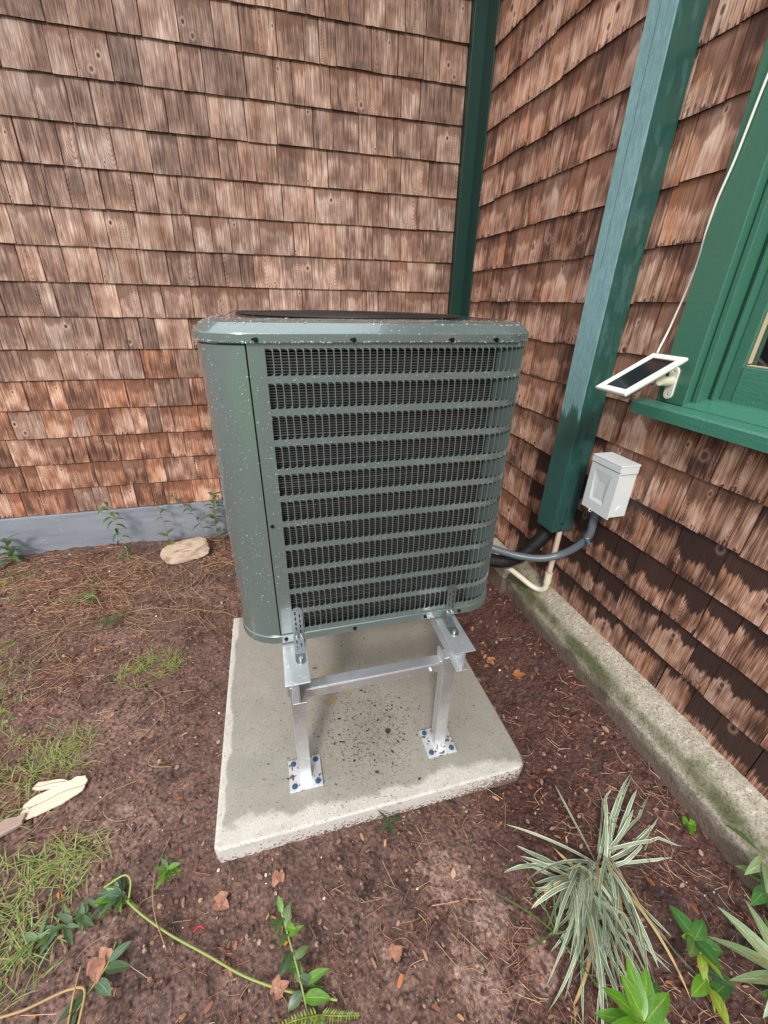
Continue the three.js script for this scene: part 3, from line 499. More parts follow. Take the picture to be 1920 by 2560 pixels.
  mesh('strap', merge([up, low, foot]), M.zinc, t);
  for (const dx of [-0.0062, 0.0062]) mesh('bolt', merge([cyl(V(x + dx, 0.2665, U.zf + 0.0078), V(x + dx, 0.2665, U.zf + 0.0125), 0.0046, 8)]), M.bolt, t);
  mesh('bolt', merge([cyl(V(x - (i ? 0.012 : 0.002), BT + 0.0026, U.zf + 0.071), V(x - (i ? 0.012 : 0.002), BT + 0.0085, U.zf + 0.071), 0.0058, 6)]), M.bolt, t);
});

// ---------------------------------------------------------------- line set cover (square green duct) on the right wall
{
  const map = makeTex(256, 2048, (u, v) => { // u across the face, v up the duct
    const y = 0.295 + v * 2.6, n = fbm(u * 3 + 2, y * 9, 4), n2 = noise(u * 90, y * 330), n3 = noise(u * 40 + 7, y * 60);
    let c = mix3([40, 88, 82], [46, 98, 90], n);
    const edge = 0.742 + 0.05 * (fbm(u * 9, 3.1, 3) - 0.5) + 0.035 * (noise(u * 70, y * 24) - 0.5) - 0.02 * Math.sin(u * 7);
    const k = sstep(edge - 0.004, edge + 0.012, y); // paler blue above a ragged edge
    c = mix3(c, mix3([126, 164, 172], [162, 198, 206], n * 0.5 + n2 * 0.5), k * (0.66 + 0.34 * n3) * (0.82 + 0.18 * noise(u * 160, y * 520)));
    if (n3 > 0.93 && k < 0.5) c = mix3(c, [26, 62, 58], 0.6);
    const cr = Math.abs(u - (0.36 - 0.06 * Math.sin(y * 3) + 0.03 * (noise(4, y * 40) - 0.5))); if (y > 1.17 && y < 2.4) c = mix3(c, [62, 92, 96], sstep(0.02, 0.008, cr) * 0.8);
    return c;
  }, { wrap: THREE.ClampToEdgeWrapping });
  const side = makeTex(256, 1024, (u, v) => { const n = fbm(u * 6, v * 30, 4), s = noise(u * 70, v * 700); let c = mix3([34, 74, 68], [44, 92, 84], n); if (s > 0.95) c = mix3(c, [120, 150, 146], 0.5); const addedPale = sstep(0.52, 0.66, fbm(u * 5 + 9, v * 60, 4)) * 0.26 * (0.4 + 1.2 * noise(u * 90, v * 900)); c = mix3(c, [104, 140, 142], clamp(addedPale)); const b = sstep(0.16, 0.03, v + 0.1 * (n - 0.5)); c = mix3(c, mix3([60, 96, 96], [34, 44, 46], fbm(u * 30, v * 90, 3)), b * 0.7); return c; }, { wrap: THREE.ClampToEdgeWrapping });  // pale patches added on this face to echo the pale upper front
  const t = thing('line_set_cover', 'square green pipe cover on the right wall, pale blue above', 'pipe cover');
  const x0 = -0.086, x1 = 0.0, z0 = 1.148, z1 = 1.246, y0 = 0.293, y1 = 2.94, w = 0.003;
  const lean = (g) => { const p = g.attributes.position; for (let i = 0; i < p.count; i++) p.setZ(i, p.getZ(i) + 0.012 * (p.getY(i) - y0) / 1.4); g.computeVertexNormals(); return g; };
  const face = (g, f) => { const p = g.attributes.position, uv = g.attributes.uv; for (let i = 0; i < p.count; i++) uv.setXY(i, ...f(p.getX(i), p.getY(i), p.getZ(i))); return lean(g); };
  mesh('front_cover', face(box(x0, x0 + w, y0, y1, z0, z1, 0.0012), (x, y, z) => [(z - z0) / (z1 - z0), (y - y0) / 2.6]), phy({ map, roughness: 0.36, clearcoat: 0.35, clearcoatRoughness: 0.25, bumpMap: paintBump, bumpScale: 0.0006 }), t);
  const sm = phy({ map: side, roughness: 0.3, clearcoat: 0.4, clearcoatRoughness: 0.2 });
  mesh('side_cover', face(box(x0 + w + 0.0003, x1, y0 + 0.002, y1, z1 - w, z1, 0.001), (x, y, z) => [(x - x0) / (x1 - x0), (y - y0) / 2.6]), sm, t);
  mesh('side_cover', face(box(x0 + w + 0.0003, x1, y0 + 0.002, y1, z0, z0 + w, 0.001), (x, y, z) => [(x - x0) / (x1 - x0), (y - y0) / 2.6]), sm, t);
  mesh('end_cap', box(x0 + 0.0035, x1, y0 + 0.004, y0 + 0.007, z0 + 0.0035, z1 - 0.0035, 0), M.dark, t);
  mesh('screw', cyl(V(-0.052, 0.331, z1 + 0.0003), V(-0.052, 0.331, z1 + 0.003), 0.006, 12), std({ color: 0x0e3330, roughness: 0.4 }), t);
}
// ---------------------------------------------------------------- electrical disconnect box
{
  const t = thing('disconnect_box', 'pale grey electrical disconnect box with hinged cover on the right wall', 'electrical box');
  const x0 = -0.066, z0 = 1.334, z1 = 1.456, y0 = 0.456, y1 = 0.640;
  mesh('enclosure', box(x0 + 0.005, 0.004, y0 + 0.004, y1 - 0.008, z0 + 0.003, z1 - 0.003, 0.003), M.boxGrey, t);
  mesh('hood', merge([box(x0 - 0.002, 0.004, y1 - 0.0075, y1, z0 - 0.002, z1 + 0.002, 0.002), box(x0 - 0.002, x0 + 0.0045, y1 - 0.024, y1 - 0.0078, z0 - 0.002, z1 + 0.002, 0.001), box(x0 + 0.005, 0.0, y1 - 0.03, y1 - 0.0078, z1 - 0.0026, z1 + 0.002, 0.001)]), M.boxGrey, t);
  // cover with a pressed, tapering recess
  const sh = new THREE.Shape([new THREE.Vector2(0, 0), new THREE.Vector2(0.122, 0), new THREE.Vector2(0.122, 0.158), new THREE.Vector2(0, 0.158)]);
  const rec = [[0.026, 0.034], [0.088, 0.034], [0.094, 0.14], [0.020, 0.14]], hp = new THREE.Path(); rec.forEach((p, i) => i ? hp.lineTo(...p) : hp.moveTo(...p)); hp.closePath(); sh.holes.push(hp);
  const toWall = (g) => g.rotateY(-Math.PI / 2).translate(x0 + 0.0046, y0, z0);
  const inn = [[0.034, 0.045], [0.080, 0.045], [0.074, 0.104], [0.042, 0.104]], P = [], I = [], zf = 0.0045, zi = 0.0005;
  rec.forEach(p => P.push(p[0], p[1], zf)); inn.forEach(p => P.push(p[0], p[1], zi)); for (let k = 0; k < 4; k++) { const b = (k + 1) % 4; I.push(k, b, b + 4, k, b + 4, k + 4); } I.push(4, 5, 6, 4, 6, 7);
  const rg = new THREE.BufferGeometry(); rg.setAttribute('position', new THREE.Float32BufferAttribute(P, 3)); rg.setIndex(I); const rn = rg.toNonIndexed(); rn.computeVertexNormals();
  mesh('cover', merge([toWall(new THREE.ExtrudeGeometry(sh, { depth: 0.0045, bevelEnabled: false })), toWall(rn)]), M.boxGrey, t);
  mesh('knockout', cyl(V(-0.026, 0.486, z1 - 0.003), V(-0.026, 0.486, z1 - 0.0012), 0.013, 20), M.boxGrey, t);
  mesh('hasp', new THREE.TorusGeometry(0.007, 0.0014, 6, 14).translate(x0 + 0.004, y0 - 0.002, z0 + 0.042), M.white, t);
}
// ---------------------------------------------------------------- conduit, insulated line, drain pipe, cable
{
  const pts = [[-0.03, 0.462, 1.368], [-0.03, 0.41, 1.368], [-0.03, 0.345, 1.366], [-0.045, 0.29, 1.345], [-0.08, 0.238, 1.312], [-0.14, 0.216, 1.29], [-0.22, 0.214, 1.25], [-0.31, 0.226, 1.18], [-0.40, 0.262, 1.13], [-0.48, 0.30, 1.10]];
  const crv = new THREE.CatmullRomCurve3(pts.map(p => V(...p)), false, 'centripetal'), g = new THREE.TubeGeometry(crv, 420, 0.0138, 12), p = g.attributes.position;
  for (let i = 0; i <= 420; i++) if (i % 2) for (let j = 0; j <= 12; j++) { const k = i * 13 + j, c = crv.getPointAt(i / 420), q = V(p.getX(k), p.getY(k), p.getZ(k)).sub(c).multiplyScalar(0.955).add(c); p.setXYZ(k, q.x, q.y, q.z); } g.computeVertexNormals();
  const t = thing('flexible_conduit', 'grey ribbed flexible conduit looping from the disconnect box to the unit', 'conduit');
  mesh('conduit', g, M.conduit, t);
  mesh('connector', cyl(V(-0.03, 0.438, 1.368), V(-0.03, 0.463, 1.368), 0.0155, 12), M.conduit, t);
  const cl = new THREE.Group(); cl.name = 'pipe_clamp'; t.add(cl);
  mesh('band', new THREE.TorusGeometry(0.0145, 0.003, 8, 20).rotateX(Math.PI / 2).translate(-0.032, 0.337, 1.364), M.zinc, cl);
  mesh('clamp_screw', merge([cyl(V(-0.045, 0.333, 1.378), V(-0.05, 0.332, 1.398), 0.0048, 6)]), std({ color: 0x5b9cc4, roughness: 0.3, metalness: 0.5 }), cl);
}
{
  const pts = [[-0.042, 0.32, 1.185], [-0.052, 0.262, 1.176], [-0.085, 0.205, 1.17], [-0.13, 0.165, 1.17], [-0.19, 0.135, 1.165], [-0.26, 0.138, 1.16], [-0.33, 0.175, 1.155], [-0.41, 0.23, 1.14], [-0.48, 0.27, 1.12]];
  const crv = new THREE.CatmullRomCurve3(pts.map(p => V(...p)), false, 'centripetal'), g = new THREE.TubeGeometry(crv, 260, 0.027, 14), p = g.attributes.position;
  for (let i = 0; i <= 260; i++) for (let j = 0; j <= 14; j++) { const k = i * 15 + j, c = crv.getPointAt(i / 260), q = V(p.getX(k), p.getY(k), p.getZ(k)).sub(c).multiplyScalar(1 + 0.05 * Math.sin(i * 1.9 + j * 0.9) + 0.06 * (h2(i, j) - 0.5)).add(c); p.setXYZ(k, q.x, q.y, q.z); } g.computeVertexNormals();
  const t = thing('insulated_line', 'black foam wrapped refrigerant line from the green cover to the unit', 'pipe');
  mesh('foam_sleeve', g, M.foam, t);
  mesh('thin_pipe', tube(pts.slice(1).map(([x, y, z], i) => [x - 0.004, y - 0.024 - 0.006 * Math.sin(i), z + 0.012]), 0.0055, 90, 8), M.copperPipe, t);
}
{
  const t = thing('drain_pipe', 'cream plastic drain pipe bending under the black line by the foundation', 'drain pipe');
  mesh('pipe', tube([[-0.040, 0.30, 1.232], [-0.040, 0.22, 1.231], [-0.041, 0.10, 1.230]], 0.0105, 30, 12), std({ color: 0xd0b8a6, roughness: 0.5 }), t);
  mesh('coupling', cyl(V(-0.041, 0.042, 1.230), V(-0.041, 0.092, 1.230), 0.0142, 16), M.pvc, t);
  mesh('elbow', tube([[-0.041, 0.05, 1.230], [-0.043, 0.012, 1.226], [-0.055, -0.004, 1.208], [-0.075, 0.000, 1.186], [-0.11, 0.025, 1.15], [-0.17, 0.07, 1.115], [-0.26, 0.12, 1.08]], 0.0115, 60, 12), M.pvc, t);
}
{
  const c = mesh('white_cable', tube([[-0.026, 2.2, 1.50], [-0.026, 1.56, 1.497], [-0.027, 1.46, 1.4875], [-0.027, 1.36, 1.476], [-0.026, 1.29, 1.462], [-0.018, 1.232, 1.452], [-0.012, 1.18, 1.449], [-0.012, 1.11, 1.443], [-0.012, 1.055, 1.432], [-0.014, 1.01, 1.425], [-0.03, 0.978, 1.431], [-0.05, 0.958, 1.445]], 0.0026, 120, 8), M.white);
  tag(c, 'thin white cable running down the window casing to the solar panel', 'cable');
}
// ---------------------------------------------------------------- small solar panel on its arm
{
  const t = thing('solar_panel', 'small white framed solar panel tilted on an arm by the window', 'solar panel');
  const p = new THREE.Group(); p.name = 'panel'; p.position.set(-0.132, 0.9135, 1.4885); p.rotation.z = Math.atan2(0.084, 0.162); t.add(p);
  const hw = 0.0915, hd = 0.0535, ih = 0.073, id = 0.036;
  const sh = new THREE.Shape([new THREE.Vector2(-hw, -hd), new THREE.Vector2(hw, -hd), new THREE.Vector2(hw, hd), new THREE.Vector2(-hw, hd)]), ho = new THREE.Path([new THREE.Vector2(-ih, -id), new THREE.Vector2(-ih, id), new THREE.Vector2(ih, id), new THREE.Vector2(ih, -id)]); sh.holes.push(ho);
  mesh('frame', merge([new THREE.ExtrudeGeometry(sh, { depth: 0.004, bevelEnabled: true, bevelSize: 0.003, bevelThickness: 0.003, bevelOffset: -0.003, bevelSegments: 2 }).rotateX(-Math.PI / 2).translate(0, -0.003, 0), box(-hw + 0.004, hw - 0.004, -0.009, -0.0062, -hd + 0.004, hd - 0.004, 0.001)]), M.white, p);
  const cm = makeTex(256, 128, (u, v) => { const l = Math.abs(((u * 12) % 1) - 0.5) < 0.03 || Math.abs(((v * 3) % 1) - 0.5) < 0.02; const n = fbm(u * 20, v * 9, 3); return l ? [34, 33, 44] : mix3([14, 14, 24], [30, 26, 34], n); });
  const cg = box(-ih - 0.001, ih + 0.001, -0.003, 0.0012, -id - 0.001, id + 0.001, 0), uv = cg.attributes.uv, pp = cg.attributes.position; for (let i = 0; i < uv.count; i++) uv.setXY(i, (pp.getX(i) + ih) / (2 * ih), (pp.getZ(i) + id) / (2 * id));
  mesh('cells', cg, phy({ map: cm, roughness: 0.18, clearcoat: 0.6, clearcoatRoughness: 0.1 }), p);
  const pl = new THREE.Shape(); pl.absarc(0, 0.028, 0.0125, 0, Math.PI); pl.absarc(0, -0.028, 0.0125, Math.PI, Math.PI * 2); for (const y of [-0.03, 0.03]) { const h = new THREE.Path(); h.absarc(0, y, 0.0035, 0, 6.283); pl.holes.push(h); }
  mesh('wall_plate', new THREE.ExtrudeGeometry(pl, { depth: 0.004, bevelEnabled: true, bevelSize: 0.001, bevelThickness: 0.001, bevelSegments: 1 }).rotateY(-Math.PI / 2).translate(-0.0225, 0.888, 1.494), M.white, t);
  mesh('arm', merge([tube([[-0.026, 0.893, 1.494], [-0.055, 0.893, 1.492], [-0.085, 0.896, 1.490]], 0.0125, 12, 14), cyl(V(-0.076, 0.9, 1.474), V(-0.076, 0.9, 1.506), 0.015, 20), cyl(V(-0.1, 0.912, 1.489), V(-0.082, 0.897, 1.489), 0.012, 14)]), M.cream, t);
  mesh('sensor_knob', merge([cyl(V(-0.128, 0.882, 1.485), V(-0.17, 0.868, 1.5), 0.0165, 20), cyl(V(-0.12, 0.904, 1.486), V(-0.135, 0.88, 1.488), 0.009, 12)]), phy({ color: 0x9c946f, roughness: 0.15, clearcoat: 1, transmission: 0.3, thickness: 0.01 }), t);
  mesh('lens', new THREE.SphereGeometry(0.012, 16, 10).scale(1, 0.9, 0.9).translate(-0.17, 0.868, 1.5), phy({ color: 0xc9c09a, roughness: 0.08, clearcoat: 1 }), t);
}
// ---------------------------------------------------------------- loose things and plants on the ground
const gs = (x, z) => gy(x, z) + (inPad(x, z, 0.012) ? 0 : 0.016 * (fbm(x * 17, z * 17 + 3, 3) - 0.5) + 0.011 * (fbm(x * 60 + 5, z * 60, 2) - 0.5));
function blade({ p, az, el, L, w, droop = 2, n = 9, prof = t => Math.pow(Math.sin(Math.PI * clamp(0.04 + 0.96 * t)), 0.6), fold = 0.25, roll = 0, curl = 0, floor = true, kink = 0, kinkA = 0 }) {
  let x = p.x, y = p.y, z = p.z, e = el, a = az; const P = [], Uv = [], I = [], ds = L / n;
  for (let i = 0; i <= n; i++) {
    const t = i / n, d = V(Math.cos(e) * Math.cos(a), Math.sin(e), Math.cos(e) * Math.sin(a)), sd = V(-Math.sin(a), 0, Math.cos(a)), nm = V().crossVectors(sd, d).normalize(); if (nm.y < 0) nm.negate();
    const c = Math.cos(roll + curl * t), s = Math.sin(roll + curl * t), sr = sd.clone().multiplyScalar(c).addScaledVector(nm, s), hw = Math.max(0.0002, w * 0.5 * prof(t));
    for (const [k, u] of [[-1, 0], [0, 0.5], [1, 1]]) { const q = V(x, y, z).addScaledVector(sr, k * hw).addScaledVector(nm, k ? fold * hw : 0); P.push(q.x, q.y, q.z); Uv.push(u, t); }
    if (i < n) { const b = i * 3; I.push(b, b + 1, b + 4, b, b + 4, b + 3, b + 1, b + 2, b + 5, b + 1, b + 5, b + 4); }
    x += d.x * ds; y += d.y * ds; z += d.z * ds; e -= droop * ds; e = Math.max(e, -1.45); a += curl * 0.035 + (kink && i === kink ? kinkA : 0);
    if (floor && y < gs(x, z) + 0.004) { y = gs(x, z) + 0.004; e = Math.max(e, rr(-0.05, 0.08)); }
  }
  const g = new THREE.BufferGeometry(); g.setAttribute('position', new THREE.Float32BufferAttribute(P, 3)); g.setAttribute('uv', new THREE.Float32BufferAttribute(Uv, 2)); g.setIndex(I); g.computeVertexNormals(); return g;
}
const broad = t => Math.pow(Math.sin(Math.PI * Math.pow(clamp(t), 0.75)), 0.85), lance = t => Math.pow(Math.sin(Math.PI * Math.pow(clamp(t), 0.62)), 0.9);
const saw = t => broad(t) * (0.88 + 0.16 * ((t * 9) % 1)), strap = t => (t < 0.06 ? 0.6 + 6 * t : t > 0.7 ? Math.pow((1.001 - t) / 0.3, 0.6) : 1);
function leafMat(base, dark, light, o = {}) {
  const map = makeTex(64, 128, (u, v) => { const m = Math.abs(u - 0.5), vein = Math.abs(((v * 7 + m * 5) % 1) - 0.5), n = fbm(u * 6 + base[1], v * 10, 3); let c = mix3(base, dark, n); c = mix3(c, light, (m < 0.035 ? 0.6 : 0) + (vein < 0.06 ? 0.22 : 0)); const bl = fbm(u * 5 + base[0], v * 7 + base[2], 3); if (bl > 0.66 || v > 0.96) c = mix3(c, [134, 112, 66], 0.55); return c; });
  return phy({ map, side: THREE.DoubleSide, roughness: o.rough ?? 0.42, transmission: o.tr ?? 0.2, thickness: 0, clearcoat: 0.15, clearcoatRoughness: 0.3 });
}
const LM = {
  mid: leafMat([86, 118, 54], [62, 92, 42], [136, 156, 94]), deep: leafMat([66, 94, 48], [48, 74, 38], [112, 134, 84]), bluish: leafMat([76, 112, 74], [52, 86, 58], [140, 164, 124]),
  bright: leafMat([112, 168, 42], [78, 132, 34], [190, 208, 84], { tr: 0.35 }), yellow: leafMat([160, 176, 52], [118, 146, 40], [202, 206, 100], { tr: 0.35 }), pale: leafMat([146, 168, 122], [112, 142, 96], [196, 208, 172]),
  straw2: std({ color: 0xb39a6a, roughness: 0.8, side: THREE.DoubleSide }),
  leafy: leafMat([74, 130, 56], [54, 104, 44], [134, 176, 104], { tr: 0.3 }),
  stem: std({ color: 0x8c9a52, roughness: 0.6 }), stemBrown: std({ color: 0x7a5c44, roughness: 0.8 }), straw: std({ color: 0xa98c62, roughness: 0.8 }), strawDark: std({ color: 0x7d5f45, roughness: 0.85 }),
  dead: std({ map: makeTex(64, 64, (u, v) => mix3([186, 136, 112], [128, 84, 66], fbm(u * 8, v * 8, 3) + (Math.abs(u - 0.5) < 0.03 ? -0.3 : 0))), side: THREE.DoubleSide, roughness: 0.75 }),
};
const striped = phy({ map: makeTex(64, 64, (u, v) => { const k = Math.abs(u - 0.5) * 2, l = noise(u * 26, 3.3); let c = k > 0.74 ? [232, 232, 204] : k > 0.55 ? mix3([226, 228, 196], [96, 122, 92], l) : mix3([86, 114, 88], [176, 190, 158], l > 0.6 ? 0.9 : 0.08); if (v > 0.985) c = [150, 120, 84]; return c; }), side: THREE.DoubleSide, roughness: 0.48, transmission: 0.15, thickness: 0 });
const A = (dx, dz) => Math.atan2(dz, dx);

// litter: needles, straw, crumbs of soil, bark chips, white specks; nobody could count them
function scatter(name, geo, mat, n, place, color) {
  const im = new THREE.InstancedMesh(geo, mat, n), o = new THREE.Object3D(), c = new THREE.Color(); let i = 0, guard = 0;
  while (i < n && guard++ < n * 30) { const q = place(o); if (!q) continue; o.updateMatrix(); im.setMatrixAt(i, o.matrix); c.setRGB(...color(o.position)); im.setColorAt(i, c); i++; }
  im.count = i; im.name = name; im.castShadow = im.receiveShadow = true; scene.add(im); stuff(im); return im;
}
const onGround = () => { const x = rr(-3.0, 0.0), z = Math.pow(R(), 0.8) * 2.45 + 0.02; if (inPad(x, z, 0.004) || x > -0.078) return null; const q = V(x, 0, z).applyMatrix4(camInv); if (q.z > -0.2) return null; return [x, z]; };
const lin = (r, g, b, k = 1) => { const f = c => Math.pow(c / 255, 2.2) * k; return [f(r), f(g), f(b)]; };
{
  const nd = (bend, sd) => { const g = tube([[-0.5, 0, 0], [-0.2, 0.02, bend * 0.6], [0.15, 0.0, bend], [0.5, 0.03, 0.1 * sd]], 0.011, 5, 3); return g; };
  const white = std({ color: 0xffffff, roughness: 0.75 });
  [[0.06, 1], [0.16, -1], [-0.12, 2]].forEach(([b, s], k) => {
    const im = scatter('pine_needles', nd(b, s), white, 3600, o => { const q = onGround(); if (!q) return null; const [x, z] = q, bare = x > -1.85 && x < -1.32 && z > 0.55 ? 0.22 : 1, dens = (0.16 + 0.8 * sstep(-1.3, -2.0, x) + 0.6 * sstep(0.7, 0.25, z) + 0.25 * sstep(1.75, 2.0, z)) * bare * sstep(0.32, 0.62, fbm(x * 4.2 + 1, z * 4.2, 3)); if (R() > dens || noise(x * 5 + k * 9, z * 5) < 0.2 * R()) return null; const L = rr(0.018, 0.075); o.position.set(x, gs(x, z) + rr(0.001, 0.006), z); o.rotation.set(rr(-0.12, 0.12), R() * 6.3, rr(-0.14, 0.14)); o.scale.set(L, rr(0.06, 0.12), L * rr(0.5, 1.3)); return o; },
      p => { const a = R(); return a < 0.42 ? lin(166, 110, 86, rr(0.7, 1.3)) : a < 0.72 ? lin(204, 168, 134, rr(0.6, 1.15)) : a < 0.9 ? lin(92, 56, 44, rr(0.6, 1.2)) : lin(206, 182, 140, rr(0.7, 1)); });
    im.name = numbered('pine_needles');
  });
  scatter('soil_crumbs', new THREE.IcosahedronGeometry(1, 0), white, 26000, o => { const q = onGround(); if (!q) return null; const [x, z] = q; const r = Math.pow(R(), 4) * 0.0065 + 0.0009; o.position.set(x, gs(x, z) + r * 0.3, z); o.rotation.set(R() * 6, R() * 6, R() * 6); o.scale.set(r * rr(0.8, 1.8), r * rr(0.5, 1), r); return o; },
    p => { const a = R(), red = sstep(-0.8, -0.3, p.x); return a < 0.5 ? lin(lerp(86, 74, red), lerp(64, 42, red), lerp(56, 36, red), rr(0.6, 1.3)) : a < 0.85 ? lin(lerp(120, 104, red), lerp(94, 66, red), lerp(80, 52, red), rr(0.7, 1.2)) : lin(164, 134, 112, rr(0.6, 1.1)); });
  const chip = new THREE.BoxGeometry(1, 0.16, 0.42, 2, 1, 1); { const p = chip.attributes.position; for (let i = 0; i < p.count; i++) { const x = p.getX(i); p.setY(i, p.getY(i) + 0.12 * (1 - 4 * x * x)); p.setZ(i, p.getZ(i) * (1 - 0.35 * Math.abs(x) * 2)); } chip.computeVertexNormals(); }
  scatter('bark_flakes', chip, white, 1700, o => { const q = onGround(); if (!q) return null; const [x, z] = q; const r = 0.004 + Math.pow(R(), 2.5) * 0.019; o.position.set(x, gs(x, z) + 0.003, z); o.rotation.set(rr(-0.35, 0.35), R() * 6.3, rr(-0.35, 0.35)); o.scale.set(r, r * rr(0.3, 0.7), r * rr(0.6, 1.2)); return o; },
    p => { const a = R(); return a < 0.45 ? lin(140, 92, 72, rr(0.7, 1.3)) : a < 0.7 ? lin(172, 128, 96, rr(0.7, 1.2)) : a < 0.9 ? lin(96, 60, 48, rr(0.6, 1.2)) : lin(178, 108, 60, rr(0.8, 1.2)); });
  scatter('white_specks', new THREE.IcosahedronGeometry(1, 0), std({ color: 0xffffff, roughness: 0.6 }), 110, o => { const q = onGround(); if (!q) return null; const [x, z] = q; const r = 0.0012 + Math.pow(R(), 2) * 0.003; o.position.set(x, gs(x, z) + r * 0.7, z); o.rotation.set(R() * 6, R() * 6, 0); o.scale.set(r * 1.4, r, r); return o; }, () => lin(222, 220, 212));
  // crumbs splashed on the pad
  scatter('pad_crumbs', new THREE.IcosahedronGeometry(1, 0), white, 430, o => { const a = R() * 6.283, d = Math.sqrt(-2 * Math.log(1 - R() * 0.985)) * (R() < 0.6 ? 0.09 : 0.26), x = -0.84 + Math.cos(a) * d, z = 1.5 + Math.sin(a) * d; if (!inPad(x, z, -0.02)) return null; const r = 0.0005 + Math.pow(R(), 4) * 0.0032; o.position.set(x, -0.2195 + r * 0.2, z); o.rotation.set(0, R() * 6, 0); o.scale.set(r * rr(1, 2.2), r * 0.5, r); return o; }, () => lin(72, 50, 42, rr(0.5, 1.3)));
}
{ // long dry stems over the left bed
  const l = []; for (let k = 0; k < 210; k++) { const near = R() < 0.7, x = near ? rr(-2.15, -1.4) : rr(-2.7, -1.4), z = near ? rr(0.12, 0.75) : rr(0.2, 1.9), a = R() * 6.283, L = rr(0.08, 0.3), b = rr(-0.09, 0.09), pts = []; for (let i = 0; i <= 4; i++) { const t = i / 4 - 0.5, px = x + Math.cos(a) * L * t - Math.sin(a) * b * (1 - 4 * t * t), pz = z + Math.sin(a) * L * t + Math.cos(a) * b * (1 - 4 * t * t); if (pz < 0.03) break; pts.push([px, gs(px, pz) + 0.004 + rr(0, 0.025) * (1 - 4 * t * t), pz]); } if (pts.length === 5 && !pts.some(p => inPad(p[0], p[2], 0.01))) l.push(tube(pts, rr(0.0007, 0.0014), 10, 4)); }
  const half = Math.floor(l.length * 0.6); stuff(mesh('dry_grass_stems', merge(l.slice(0, half)), LM.straw)); stuff(mesh('dry_grass_stems', merge(l.slice(half)), LM.strawDark));
}
{ // thin grass growing in from the left
  const l = [[], []], spots = []; for (let k = 0; k < 400; k++) { const c = [[-2.2, 1.02, 0.14], [-2.3, 1.2, 0.2], [-1.95, 1.62, 0.12], [-1.86, 1.73, 0.1], [-1.78, 1.84, 0.09], [-1.98, 1.36, 0.13], [-2.5, 0.32, 0.16], [-1.72, 1.64, 0.07], [-1.86, 1.3, 0.08], [-1.66, 0.98, 0.08], [-2.3, 0.8, 0.1]][Math.floor(R() * 11)]; spots.push([c[0] + (R() + R() - 1) * c[2] * 1.4, c[1] + (R() + R() - 1) * c[2] * 1.4]); }
  for (const [x, z] of spots) { if (z < 0.05) continue; const n = 4 + Math.floor(R() * 6); for (let i = 0; i < n; i++) { const px = x + rr(-0.012, 0.012), pz = z + rr(-0.012, 0.012); l[R() < 0.7 ? 0 : 1].push(blade({ p: V(px, gs(px, pz), pz), az: R() * 6.283, el: rr(0.0, 0.75), L: rr(0.02, 0.07), w: rr(0.0012, 0.0026), droop: rr(8, 30), n: 4, prof: strap })); } }
  stuff(mesh('grass', merge(l[0]), leafMat([150, 172, 88], [112, 142, 66], [190, 202, 130]))); stuff(mesh('grass', merge(l[1]), leafMat([176, 160, 104], [142, 124, 78], [196, 184, 134])));
}
{ // variegated lily turf clump
  const t = thing('striped_grass_plant', 'clump of cream striped strap leaves sprawling at the lower right', 'plant');
  const add = (x, z, az, el, L, w, droop, h = 0) => mesh('leaf', blade({ kink: R() < 0.3 ? 3 + Math.floor(R() * 7) : 0, kinkA: rr(-0.7, 0.7), p: V(x, gs(x, z) + h, z), az, el, L, w, droop, n: 12, prof: strap, fold: 0.3, roll: rr(-0.9, 0.9), curl: rr(-1.6, 1.6) }), R() < 0.07 ? LM.straw2 : striped, t);
  for (let k = 0; k < 98; k++) { const x = -0.37 + rr(-0.07, 0.06), z = 2.035 + rr(-0.035, 0.05); add(x, z, A(-0.13, 0.24) + rr(-0.85, 0.7) * (0.5 + 0.5 * R()), rr(0.0, 0.85), rr(0.08, 0.30), rr(0.0055, 0.0088), rr(1, 13), rr(0, 0.03)); }
  for (let k = 0; k < 26; k++) { const x = -0.40 + rr(-0.04, 0.03), z = 2.02 + rr(-0.03, 0.03); add(x, z, Math.PI + rr(-1.1, 0.7), rr(0.05, 1.0), rr(0.08, 0.22), rr(0.0075, 0.0105), rr(3, 11)); }
  for (let k = 0; k < 12; k++) add(-0.31 + rr(-0.02, 0.02), 2.01 + rr(-0.02, 0.02), A(0.8, -0.3) + rr(-0.6, 0.9), rr(0.2, 0.9), rr(0.13, 0.24), rr(0.007, 0.010), rr(3, 7));
  for (const [dx, dz, L, w] of [[0.75, -0.6, 0.27, 0.007], [-0.9, -0.5, 0.30, 0.006], [-0.2, -1, 0.24, 0.006], [1, 0.1, 0.22, 0.007], [1, 0.5, 0.30, 0.0075], [-1, -0.25, 0.27, 0.0085]]) add(-0.34, 2.01, A(dx, dz), 0.5, L * 0.85, w, 3.4);
}
